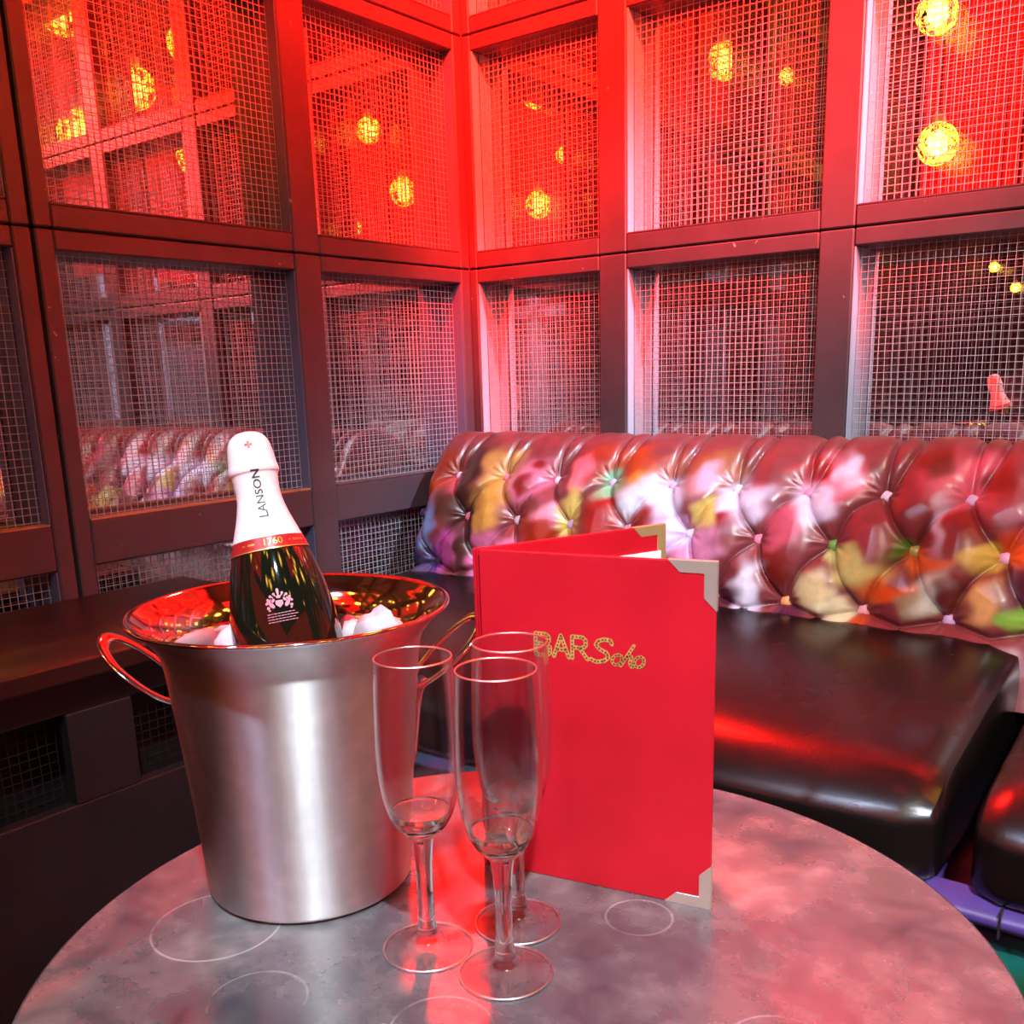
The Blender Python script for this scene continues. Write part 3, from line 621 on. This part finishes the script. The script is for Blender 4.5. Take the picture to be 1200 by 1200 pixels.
# vertical name on the foil, reading upwards
V, F = text_mesh('LANSON', 0.0102, 0.00018); V, F = subdiv_long(V, F, 0.002)
A0 = 0.06
V2 = [bpt(0.0535 - x_ * 0.98, A0 - y_ * 0.80 / 0.0172, 0.0010) for x_, y_, z_ in V]
o = bot('lettering', V2, F, M['ink'], False); o['label'] = 'dark vertical lettering on the white foil'
# year on the band
V, F = text_mesh('1760', 0.0078); V, F = subdiv_long(V, F, 0.002)
V2 = [bpt(0.0937 - y_, A0 + 0.05 + x_ / 0.0285, 0.0012) for x_, y_, z_ in V]
dashes = []
for (a0, a1, h_) in ((-0.62, -0.42, 0.0007), (-0.80, -0.70, 0.0006), (0.50, 0.56, 0.0006), (0.62, 0.70, 0.0010), (0.72, 0.80, 0.0010), (0.82, 0.90, 0.0010), (0.93, 1.0, 0.0010)):
    k_ = 5; v = [bpt(0.0937 + s_ * h_, A0 + a0 + (a1 - a0) * j / k_, 0.0012) for j in range(k_ + 1) for s_ in (-1, 1)]
    dashes.append((v, [(2 * j, 2 * j + 2, 2 * j + 3, 2 * j + 1) for j in range(k_)]))
V2, F = join([(V2, F)] + dashes); o = bot('year_lettering', V2, F, M['gold'], False); o['label'] = 'gold year and dashes on the red band'
# small red cross near the top
cr = []
for k in range(4):
    a = k * math.pi / 2; q = [(0.0003, 0.0006), (0.0030, 0.0013), (0.0030, -0.0013), (0.0003, -0.0006)]
    cr.append(([(x_ * math.cos(a) - y_ * math.sin(a), x_ * math.sin(a) + y_ * math.cos(a)) for x_, y_ in q], [(0, 1, 2, 3)]))
q, F = join(cr); o = bot('cross_emblem', [bpt(0.0135 - y_, 0.0 + x_ / 0.0175, 0.0012) for x_, y_ in q], F, M['red_ink'], False); o['label'] = 'small red cross on the foil top'
# crest: shield between two supporters under a row of plumes, and three lines of tiny print
def disc(cx, cy, rx, ry=None, n=10, rot=0):
    ry = ry or rx
    return ([(cx + rx * math.cos(2 * math.pi * i / n) * math.cos(rot) - ry * math.sin(2 * math.pi * i / n) * math.sin(rot), cy + rx * math.cos(2 * math.pi * i / n) * math.sin(rot) + ry * math.sin(2 * math.pi * i / n) * math.cos(rot)) for i in range(n)], [tuple(range(n))])
cp = [([(-0.0028, 0.002), (0.0028, 0.002), (0.0030, -0.001), (0, -0.0040), (-0.0030, -0.001)], [(0, 1, 2, 3, 4)])]
for sgn in (-1, 1):
    cp += [disc(sgn * 0.0060, -0.0012, 0.0030, 0.0016, rot=sgn * 0.9), disc(sgn * 0.0078, 0.0018, 0.0016), disc(sgn * 0.0088, -0.0030, 0.0013), disc(sgn * 0.0045, 0.0022, 0.0011, 0.0018, rot=sgn * 0.6)]
for k in range(9):
    a = math.pi * (0.06 + 0.88 * k / 8); cp.append(disc(0.0098 * math.cos(a), -0.001 + 0.0088 * math.sin(a), 0.0011)); cp.append(disc(0.0074 * math.cos(a), 0.0 + 0.0062 * math.sin(a), 0.0007))
cp.append(disc(0, 0.0047, 0.0020, 0.0013)); cp.append(disc(0, 0.0098, 0.0012, 0.0016))
cp.append(([(-0.0090, -0.0056), (0.0090, -0.0056), (0.0090, -0.0044), (-0.0090, -0.0044)], [(0, 1, 2, 3)]))
for j in range(4):
    x_ = -0.0105
    while x_ < 0.0100:
        l = rnd.uniform(0.0010, 0.0028); cp.append(([(x_, -0.0083 - j * 0.0021), (x_ + l, -0.0083 - j * 0.0021), (x_ + l, -0.0077 - j * 0.0021), (x_, -0.0077 - j * 0.0021)], [(0, 1, 2, 3)])); x_ += l + 0.0006
q, F = join(cp); A1 = -0.02
o = bot('crest', [bpt(0.1425 - y_, A1 + x_ / 0.041, 0.0003) for x_, y_ in q], F, M['etch'], False); o['label'] = 'pale engraved crest with tiny lines of print'

for ch_ in list(bottle.children):
    p_ = {'lettering': foil_o, 'cross_emblem': foil_o, 'year_lettering': band_o, 'band_edge': band_o, 'crest': glass_o}.get(ch_.name.split('.')[0])
    if p_: ch_.parent = p_; ch_.matrix_parent_inverse = Matrix()

# ------------------------------------------------------------------ ice
m = mat('cloudy_ice', (0.66, 0.68, 0.74, 1), 0.25, 0.0, IOR=1.31, Transmission_Weight=0.25, Subsurface_Weight=0.35, Subsurface_Scale=0.02); n = noise(m, 60, 5); bump(m, n.outputs['Fac'], 0.35, 0.003); M['ice'] = m
def chunk(loc, size, seed, rough=0.25):
    R = random.Random(seed); bm = bmesh.new(); bmesh.ops.create_icosphere(bm, subdivisions=3, radius=1)
    pl_ = []
    for k in range(9):
        d = Vector((R.uniform(-1, 1), R.uniform(-1, 1), R.uniform(-1, 1))).normalized(); pl_.append((d, R.uniform(0.62, 0.88)))
    ph = [R.uniform(0, 6) for _ in range(6)]
    for v in bm.verts:
        for d, h_ in pl_:
            e = v.co.dot(d) - h_
            if e > 0: v.co -= d * e
        v.co *= 1 + rough * 0.35 * math.sin(v.co.x * 5 + ph[0]) * math.sin(v.co.y * 6 + ph[1]) * math.sin(v.co.z * 5 + ph[2]) + rough * 0.2 * math.sin(v.co.x * 13 + ph[3]) * math.sin(v.co.z * 12 + ph[4] + v.co.y * 9)
        v.co = Vector((v.co.x * size[0], v.co.y * size[1], v.co.z * size[2]))
    o = bmobj('ice_chunk', bm, M['ice'], None, True); o.location = loc; return o
tag(chunk((0.762, -1.262, 0.700), (0.021, 0.019, 0.022), 3), 'pale grey ice chunk in the bucket left of the bottle', 'ice', 'ice in the bucket')
tag(chunk((0.786, -1.288, 0.706), (0.015, 0.014, 0.017), 5), 'small pinkish ice chunk touching the left side of the bottle', 'ice', 'ice in the bucket')
tag(chunk((0.853, -1.188, 0.703), (0.032, 0.020, 0.027), 12, 0.6), 'big frosty white ice lump right of the bottle', 'ice', 'ice in the bucket')
tag(chunk((0.873, -1.200, 0.699), (0.017, 0.015, 0.017), 14, 0.4), 'small ice chunk at the right end of the big frosty lump', 'ice', 'ice in the bucket')
tag(chunk((0.832, -1.194, 0.696), (0.016, 0.016, 0.018), 23, 0.4), 'ice chunk between the bottle and the big frosty lump', 'ice', 'ice in the bucket')
gx = [(i, j) for i in range(28) for j in range(28)]
V, F = [], []; rr_ = [0.001] + [0.0935 * k / 12 for k in range(1, 13)]
for r_ in rr_:
    for i in range(40):
        a = 2 * math.pi * i / 40; x_, y_ = r_ * math.cos(a), r_ * math.sin(a)
        V.append((BK.x + x_, BK.y + y_, 0.676 + 0.007 * math.sin(x_ * 190) * math.sin(y_ * 170 + 1) + 0.004 * math.sin(x_ * 330 + y_ * 280)))
_s = (0.676 - T0.z) / AX.z; HOLE = T0 + AX * _s
for j in range(12):
    for i in range(40):
        q = (j * 40 + i, j * 40 + (i + 1) % 40, (j + 1) * 40 + (i + 1) % 40, (j + 1) * 40 + i)
        if all((Vector(V[k][:2]) - HOLE.xy).length > 0.0455 for k in q): F.append(q)
used = sorted({k for f in F for k in f}); rem = {k: n_ for n_, k in enumerate(used)}; V = [V[k] for k in used]; F = [tuple(rem[k] for k in f) for f in F]
tag(obj('crushed_ice', V, F, M['ice'], None, True), 'crushed ice filling the bucket around the bottle', 'ice', None, 'stuff')

# ------------------------------------------------------------------ champagne flutes
m = bpy.data.materials.new('clear_glass'); m.use_nodes = True; nt = m.node_tree; nt.nodes.remove(bsdf(m))
g = N(m, 'ShaderNodeBsdfGlass'); g.inputs['IOR'].default_value = 1.5; g.inputs['Roughness'].default_value = 0.0; g.inputs['Color'].default_value = (0.985, 0.99, 0.99, 1); K(m, g.outputs[0], nt.nodes['Material Output'].inputs[0]); M['glass'] = m
bo = smooth_prof([(0.0235, 0.1100), (0.0272, 0.1240), (0.0293, 0.1420), (0.0300, 0.1600), (0.0296, 0.1850), (0.0287, 0.2080), (0.0276, 0.2262)], 7)
rimp = [(0.0275, 0.2270), (0.0271, 0.2272), (0.0267, 0.2268)]
bi = smooth_prof([(0.0265, 0.2260), (0.0277, 0.2080), (0.0286, 0.1850), (0.0289, 0.1600), (0.0281, 0.1430), (0.0258, 0.1260), (0.0218, 0.1125)], 7)
st = smooth_prof([(0.0078, 0.0140), (0.0068, 0.0220), (0.0062, 0.0360), (0.0062, 0.0560), (0.0070, 0.0740), (0.0088, 0.0900), (0.0125, 0.0935), (0.0185, 0.1005), (0.0235, 0.1100)], 6) + smooth_prof([(0.0218, 0.1125), (0.0150, 0.1040), (0.0080, 0.0995), (0.0002, 0.0982)], 5)
ft = smooth_prof([(0.0002, 0.0008), (0.018, 0.0008), (0.0318, 0.0003), (0.0330, 0.0009), (0.0328, 0.0020), (0.0312, 0.0026), (0.0200, 0.0050), (0.0120, 0.0078), (0.0092, 0.0108), (0.0078, 0.0140)], 6)
m = bpy.data.materials.new('thin_clear_glass'); m.use_nodes = True; nt = m.node_tree; nt.nodes.remove(bsdf(m))
lw = N(m, 'ShaderNodeLayerWeight'); lw.inputs['Blend'].default_value = 0.5; pw_ = N(m, 'ShaderNodeMath'); pw_.operation = 'POWER'; K(m, lw.outputs['Facing'], pw_.inputs[0]); pw_.inputs[1].default_value = 2.4; fr = N(m, 'ShaderNodeMath'); fr.operation = 'MULTIPLY_ADD'; K(m, pw_.outputs[0], fr.inputs[0]); fr.inputs[1].default_value = 0.9; fr.inputs[2].default_value = 0.06; gl = N(m, 'ShaderNodeBsdfGlossy'); gl.inputs['Roughness'].default_value = 0.12; gl.inputs['Color'].default_value = (1, 1, 1, 1)
tr = N(m, 'ShaderNodeBsdfTransparent'); tr.inputs['Color'].default_value = (0.975, 0.98, 0.98, 1); x = N(m, 'ShaderNodeMixShader')
K(m, fr.outputs[0], x.inputs[0]); K(m, tr.outputs[0], x.inputs[1]); K(m, gl.outputs[0], x.inputs[2]); K(m, x.outputs[0], nt.nodes['Material Output'].inputs[0]); M['thin_glass'] = m
FL = [((1.05737, -1.28170), 'front champagne flute of three, nearest the table edge, empty', 0), ((0.98967, -1.28909), 'empty champagne flute closest to the steel bucket', 1), ((1.02424, -1.22295), 'empty champagne flute standing right before the red menu', 2)]
m = bpy.data.materials.new('glass_rim'); m.use_nodes = True; nt = m.node_tree; nt.nodes.remove(bsdf(m))
gl = N(m, 'ShaderNodeBsdfGlossy'); gl.inputs['Roughness'].default_value = 0.3; gl.inputs['Color'].default_value = (1, 1, 1, 1); tr = N(m, 'ShaderNodeBsdfTransparent'); x = N(m, 'ShaderNodeMixShader'); x.inputs[0].default_value = 0.62
K(m, tr.outputs[0], x.inputs[1]); K(m, gl.outputs[0], x.inputs[2]); K(m, x.outputs[0], nt.nodes['Material Output'].inputs[0]); M['glass_rim'] = m
fm = {}
def ring_tor(R0, z0, r0): return [(R0 + r0 * math.cos(a), z0 + r0 * math.sin(a)) for a in np.linspace(0, 2 * math.pi, 9)]
for k_, (nm, pr) in enumerate((('bowl', bo + rimp + bi), ('stem', st), ('foot', ft), ('rim', ring_tor(0.0271, 0.2269, 0.00065)), ('foot_edge', ring_tor(0.0331, 0.0014, 0.0009)))):
    V, F = lathe(pr, 72); me = mesh(nm, V, F); me.materials.append(M['glass'] if nm == 'stem' else M['glass_rim'] if nm in ('rim', 'foot_edge') else M['thin_glass']); me.polygons.foreach_set('use_smooth', [True] * len(me.polygons)); fm[nm] = me
for (xy, lab, _i) in FL:
    e = empty('champagne_flute', (xy[0], xy[1], 0.5), lab, 'glass', 'champagne flutes')
    for nm in ('bowl', 'stem', 'foot', 'rim', 'foot_edge'):
        o = bpy.data.objects.new(nm, fm[nm]); COL.objects.link(o); o.parent = e

# ------------------------------------------------------------------ red menu folder
m = mat('red_leatherette', (0.42, 0.006, 0.016, 1), 0.55, Specular_IOR_Level=0.28); n = noise(m, 330, 3); bump(m, n.outputs['Fac'], 0.10, 0.0005)
n2 = noise(m, 12, 4); r = ramp(m, [(0.3, (0.44, 0.003, 0.013, 1)), (0.7, (0.54, 0.005, 0.019, 1))]); K(m, n2.outputs['Fac'], r.inputs[0]); K(m, r.outputs[0], bsdf(m).inputs['Base Color']); M['menu'] = m
M['nickel'] = mat('satin_brass_corner', (0.62, 0.52, 0.44, 1), 0.32, 0.6)
M['brass'] = mat('polished_brass_corner', (0.70, 0.52, 0.22, 1), 0.3, 0.6)
M['paper'] = mat('white_paper', (0.85, 0.85, 0.85, 1), 0.7)
M['gilt'] = mat('gilt_print', (0.85, 0.55, 0.16, 1), 0.35, 0.5)
M['gilt_dot'] = mat('dark_print_dot', (0.12, 0.02, 0.01, 1), 0.5)
ML = Vector((0.9427, -1.1610, 0.5)); MR = Vector((1.1386, -1.1219, 0.5)); MH = 0.2795; MW = (MR - ML).length
MA = math.atan2(MR.y - ML.y, MR.x - ML.x)
menu = empty('menu_folder', ML, 'red menu folder standing half open with metal corners and gilt name', 'menu', None, None, MA)
TH = 0.0036
# local frame of the empty: x along the front cover, -y towards the camera, z up
def cover(nm, parent_m, ang):
    o = box(nm, (0.004, 0, 0.0), (MW, TH, MH), M['menu'], menu, bevel=0.0012, seg=3, smooth=False); o.rotation_euler = (0, 0, ang); return o
OPEN = math.radians(57)
fc = cover('front_cover', menu, 0.0); bc_ = cover('back_cover', menu, OPEN)
# spine: rounded strip joining both covers
V, F = [], []
arc = [(-0.0005 + 0.0042 * math.cos(a) + 0.003, 0.0018 + 0.0042 * math.sin(a)) for a in np.linspace(math.radians(-90), math.radians(-90 - 218), 12)]
for (x_, y_) in arc: V += [(x_, y_, 0.0), (x_, y_, MH)]
arc2 = [(-0.0005 + 0.0020 * math.cos(a) + 0.003, 0.0018 + 0.0020 * math.sin(a)) for a in np.linspace(math.radians(-90), math.radians(-90 - 218), 12)]
nA = len(V)
for (x_, y_) in arc2: V += [(x_, y_, 0.0), (x_, y_, MH)]
for i in range(11):
    F += [(2 * i, 2 * i + 2, 2 * i + 3, 2 * i + 1), (nA + 2 * i, nA + 2 * i + 1, nA + 2 * i + 3, nA + 2 * i + 2), (2 * i + 1, 2 * i + 3, nA + 2 * i + 3, nA + 2 * i + 1), (2 * i, nA + 2 * i, nA + 2 * i + 2, 2 * i + 2)]
F += [(0, 1, nA + 1, nA), (22, nA + 22, nA + 23, 23)]
obj('spine', V, F, M['menu'], menu, False)
# paper inside the back cover (inner face is at -y side of the back cover)
o = box('paper_sheet', (0.016, -0.0016, 0.006), (MW - 0.006, -0.0002, MH - 0.0235), M['paper'], menu); o.rotation_euler = (0, 0, OPEN)
def corner(nm, top, mm, ang, leg=0.038, wd=0.0098):
    x1, zt = MW + 0.0006, (MH + 0.0006 if top else -0.0002); sg = -1 if top else 1
    P2 = [(x1, zt), (x1 - leg, zt), (x1 - leg + wd, zt + sg * wd), (x1 - wd, zt + sg * wd), (x1 - wd, zt + sg * (leg - wd)), (x1, zt + sg * leg)]
    bm = bmesh.new()
    y0, y1 = -0.0007, TH + 0.0007
    a = [bm.verts.new((x_, y0, z_)) for x_, z_ in P2]; b = [bm.verts.new((x_, y1, z_)) for x_, z_ in P2]
    bm.faces.new(a); bm.faces.new(b[::-1])
    for i in range(6): bm.faces.new((a[i], b[i], b[(i + 1) % 6], a[(i + 1) % 6]))
    bmesh.ops.recalc_face_normals(bm, faces=bm.faces)
    bmesh.ops.bevel(bm, geom=list(bm.edges), offset=0.0004, segments=1, affect='EDGES')
    o = bmobj(nm, bm, mm, menu); o.rotation_euler = (0, 0, ang); return o
for top in (True, False):
    corner('corner_guard', top, M['nickel'], 0.0); corner('corner_guard', top, M['brass'], OPEN)
# gilt name in bulb-letter style
HH = 0.0176
GL = {
 'B': [[(0, 0), (0, 1), (.5, 1), (.66, .88), (.66, .66), (.5, .53), (0, .53)], [(.5, .53), (.72, .4), (.72, .13), (.52, 0), (0, 0)]],
 'A': [[(0, 0), (.36, 1), (.74, 0)], [(.16, .34), (.58, .34)]],
 'R': [[(0, 0), (0, 1), (.5, 1), (.66, .86), (.66, .62), (.5, .5), (0, .5)], [(.34, .5), (.74, 0)]],
 'S': [[(.98, .84), (.92, 1.0), (.62, 1.02), (.34, .92), (.24, .74), (.40, .58), (.74, .42), (.82, .22), (.60, .04), (.24, -.02), (0, .08)]],
 'o': [[(.24 + .22 * math.cos(a) + .06 * math.sin(a), .20 + .24 * math.sin(a)) for a in np.linspace(0.3, 6.58, 13)]],
 'h': [[(0, -.06), (.62, .92)], [(.16, .22), (.40, .46), (.52, .40), (.42, .10), (.50, -.06), (.66, .0)]],
}
def ribbon(pl_, wd, y):
    V, F = [], []
    for (x0, z0), (x1, z1) in zip(pl_[:-1], pl_[1:]):
        d = math.hypot(x1 - x0, z1 - z0); nx_, nz_ = -(z1 - z0) / d * wd, (x1 - x0) / d * wd; b = len(V)
        V += [(x0 + nx_, y, z0 + nz_), (x0 - nx_, y, z0 - nz_), (x1 - nx_, y, z1 - nz_), (x1 + nx_, y, z1 + nz_)]; F.append((b, b + 1, b + 2, b + 3))
    for (x0, z0) in pl_:
        b = len(V); V += [(x0 + wd * math.cos(k * math.pi / 4), y, z0 + wd * math.sin(k * math.pi / 4)) for k in range(8)]; F.append(tuple(range(b + 7, b - 1, -1)))
    return V, F
gp, dp = [], []
for ch, xo, zo, sc in (('B', 0.0, 0, 1), ('A', 0.0158, 0, 1), ('R', 0.0318, 0, 1), ('S', 0.0475, -0.0008, 1.02), ('o', 0.0652, -0.0014, 1.0), ('h', 0.0722, -0.0014, 1.0), ('o', 0.0832, -0.0014, 1.0)):
    for pl_ in GL[ch]:
        pts = [(0.0535 + xo + x_ * HH * sc, 0.1960 + zo + z_ * HH * sc) for x_, z_ in pl_]
        gp.append(ribbon(pts, 0.00175 if ch in 'BARS' else 0.0014, -0.0003))
        acc_, step = 0.0012, 0.0029
        for (x0, z0), (x1, z1) in zip(pts[:-1], pts[1:]):
            d = math.hypot(x1 - x0, z1 - z0)
            while acc_ < d:
                cx, cz = x0 + (x1 - x0) * acc_ / d, z0 + (z1 - z0) * acc_ / d
                dp.append(([(cx + 0.00075 * math.cos(k * math.pi / 3), -0.00055, cz + 0.00075 * math.sin(k * math.pi / 3)) for k in range(6)], [(5, 4, 3, 2, 1, 0)])); acc_ += step
            acc_ -= d
V, F = join(gp); o = obj('lettering', V, F, M['gilt'], menu); o['label'] = 'gilt name in light-bulb letters'
V, F = join(dp); obj('lettering_dots', V, F, M['gilt_dot'], menu)

for ch_ in list(menu.children):
    n_ = ch_.name.split('.')[0]
    if n_ in ('lettering', 'lettering_dots'): ch_.parent = fc
    elif n_ == 'paper_sheet' or n_ == 'corner_guard':
        far_ = abs(ch_.rotation_euler.z) > 0.1
        ch_.rotation_euler = (0, 0, 0); ch_.parent = bc_ if far_ else fc

# ------------------------------------------------------------------ pendant bulbs, seen in the mirrors
BULBS = [(2.185,-.376,2.263,.079),(1.956,-.752,2.193,.079),(2.113,-.603,2.039,.079),(2.011,-.295,1.802,.089),(2.035,-.801,1.811,.079),(1.653,-1.159,2.08,.067),(1.764,-1.521,1.977,.055),(1.495,-1.435,1.682,.059),(1.333,-1.866,2.072,.059),(1.35,-2.208,2.171,.058),(1.182,-2.313,2.204,.063),(1.387,-1.931,1.646,.063),(1.4,-2.286,1.711,.063),(1.231,-2.398,1.73,.063),(.746,-2.549,2.269,.072),(.235,-2.571,1.762,.08),(.337,-2.08,2.096,.07),(2.073,-1.636,2.007,.04),(1.443,-2.57,1.979,.038),(.58,-3.295,2.321,.04),(2.568,-.756,1.777,.034),(1.878,-1.507,1.585,.034),(2.42,-.763,2.3,.034),(.079,-4.432,1.424,.028),(.231,-4.267,1.296,.027)]
m = bpy.data.materials.new('crackle_amber_globe'); m.use_nodes = True; nt = m.node_tree; nt.nodes.remove(bsdf(m))
tc = N(m, 'ShaderNodeTexCoord'); vo = N(m, 'ShaderNodeTexVoronoi'); vo.feature = 'DISTANCE_TO_EDGE'; vo.inputs['Scale'].default_value = 4.2; K(m, tc.outputs['Object'], vo.inputs['Vector'])
nn = N(m, 'ShaderNodeTexNoise'); nn.inputs['Scale'].default_value = 2.2; K(m, tc.outputs['Object'], nn.inputs['Vector'])
r1 = ramp(m, [(0.05, (0, 0, 0, 1)), (0.12, (1, 1, 1, 1))]); K(m, vo.outputs['Distance'], r1.inputs[0]); r2 = ramp(m, [(0.46, (0, 0, 0, 1)), (0.56, (1, 1, 1, 1))]); K(m, nn.outputs['Fac'], r2.inputs[0])
mu = N(m, 'ShaderNodeMath'); mu.operation = 'MULTIPLY'; K(m, r1.outputs[0], mu.inputs[0]); K(m, r2.outputs[0], mu.inputs[1])
e1 = N(m, 'ShaderNodeEmission'); e1.inputs[0].default_value = (1.0, 0.52, 0.02, 1); e1.inputs[1].default_value = 12.0
tr = N(m, 'ShaderNodeBsdfTransparent'); tr.inputs[0].default_value = (1.0, 0.86, 0.7, 1); x = N(m, 'ShaderNodeMixShader'); K(m, mu.outputs[0], x.inputs[0]); K(m, tr.outputs[0], x.inputs[1]); K(m, e1.outputs[0], x.inputs[2]); K(m, x.outputs[0], nt.nodes['Material Output'].inputs[0]); M['globe'] = m
M['core'] = emit('glowing_filament', (1.0, 0.62, 0.10, 1), 20.0)
M['socket'] = mat('white_lamp_socket', (0.7, 0.68, 0.66, 1), 0.4)
gV, gF = lathe([(math.sin(a), -math.cos(a)) for a in np.linspace(0.001, math.pi - 0.25, 18)], 24)
globe_me = mesh('globe', gV, gF); globe_me.materials.append(M['globe']); globe_me.polygons.foreach_set('use_smooth', [True] * len(globe_me.polygons))
bm = bmesh.new(); bmesh.ops.create_icosphere(bm, subdivisions=3, radius=0.5); R_ = random.Random(4)
for v in bm.verts:
    v.co *= 0.86 + 0.30 * abs(math.sin(v.co.x * 11 + 1) * math.sin(v.co.y * 12 + 2) * math.sin(v.co.z * 9)) * 1.6
    v.co.z = v.co.z * 1.15
core_me = bpy.data.meshes.new('filament'); bm.to_mesh(core_me); bm.free(); core_me.materials.append(M['core'])
sV, sF = lathe([(0.24, 0.96), (0.34, 0.98), (0.30, 1.35), (0.2, 1.5), (0.0001, 1.52)], 20); socket_me = mesh('socket', sV, sF); socket_me.materials.append(M['socket'])
cV, cF = lathe([(1, 0), (1, 1)], 8); cord_me = mesh('cord', cV, cF); cord_me.materials.append(M['black'])
BLAB = [('large', 'at the top left of the leftmost upper mirror'), ('large', 'at the upper right of the leftmost upper mirror'), ('large', 'in the middle of the leftmost upper mirror'), ('largest', 'at the lower left of the leftmost upper mirror'), ('large', 'at the lower right of the leftmost upper mirror'), ('medium', 'at the upper left of the upper mirror left of the corner'), ('medium', 'at the centre right of the upper mirror left of the corner'), ('medium', 'at the lower right of the upper mirror left of the corner'), ('medium', 'first of the top row in the upper mirror right of the corner'), ('medium', 'second of the top row in the upper mirror right of the corner'), ('medium', 'third of the top row in the upper mirror right of the corner'), ('medium', 'first of the bottom row in the upper mirror right of the corner'), ('medium', 'second of the bottom row in the upper mirror right of the corner'), ('medium', 'third of the bottom row in the upper mirror right of the corner'), ('large', 'at the upper left of the middle upper mirror of the sofa wall'), ('large', 'at the lower right of the middle upper mirror of the sofa wall'), ('large', 'at the top of the rightmost upper mirror'), ('small', 'at the centre left of the upper mirror left of the corner'), ('small', 'between the two rows in the upper mirror right of the corner'), ('small', 'at the upper right of the middle upper mirror of the sofa wall'), ('small', 'at the bottom of the leftmost upper mirror'), ('small', 'at the bottom left of the upper mirror left of the corner'), ('small', 'near the top of the leftmost upper mirror'), ('tiny', 'upper of two in the right mirror above the sofa'), ('tiny', 'lower of two in the right mirror above the sofa')]
for (x_, y_, z_, r_), (sz_, wh_) in zip(BULBS, BLAB):
    e = empty('pendant_bulb', (x_, y_, z_), '%s amber bulb, %s' % (sz_, wh_), 'pendant lamp', 'amber pendant bulbs')
    for nm, me_ in (('globe', globe_me), ('filament', core_me), ('socket', socket_me)):
        o = bpy.data.objects.new(nm, me_); COL.objects.link(o); o.parent = e; o.scale = (r_, r_, r_); o.rotation_euler = (0, 0, x_ * 7)
    o = bpy.data.objects.new('cord', cord_me); COL.objects.link(o); o.parent = e; o.location = (0, 0, r_ * 1.5); o.scale = (0.003, 0.003, 2.995 - z_ - r_ * 1.5)
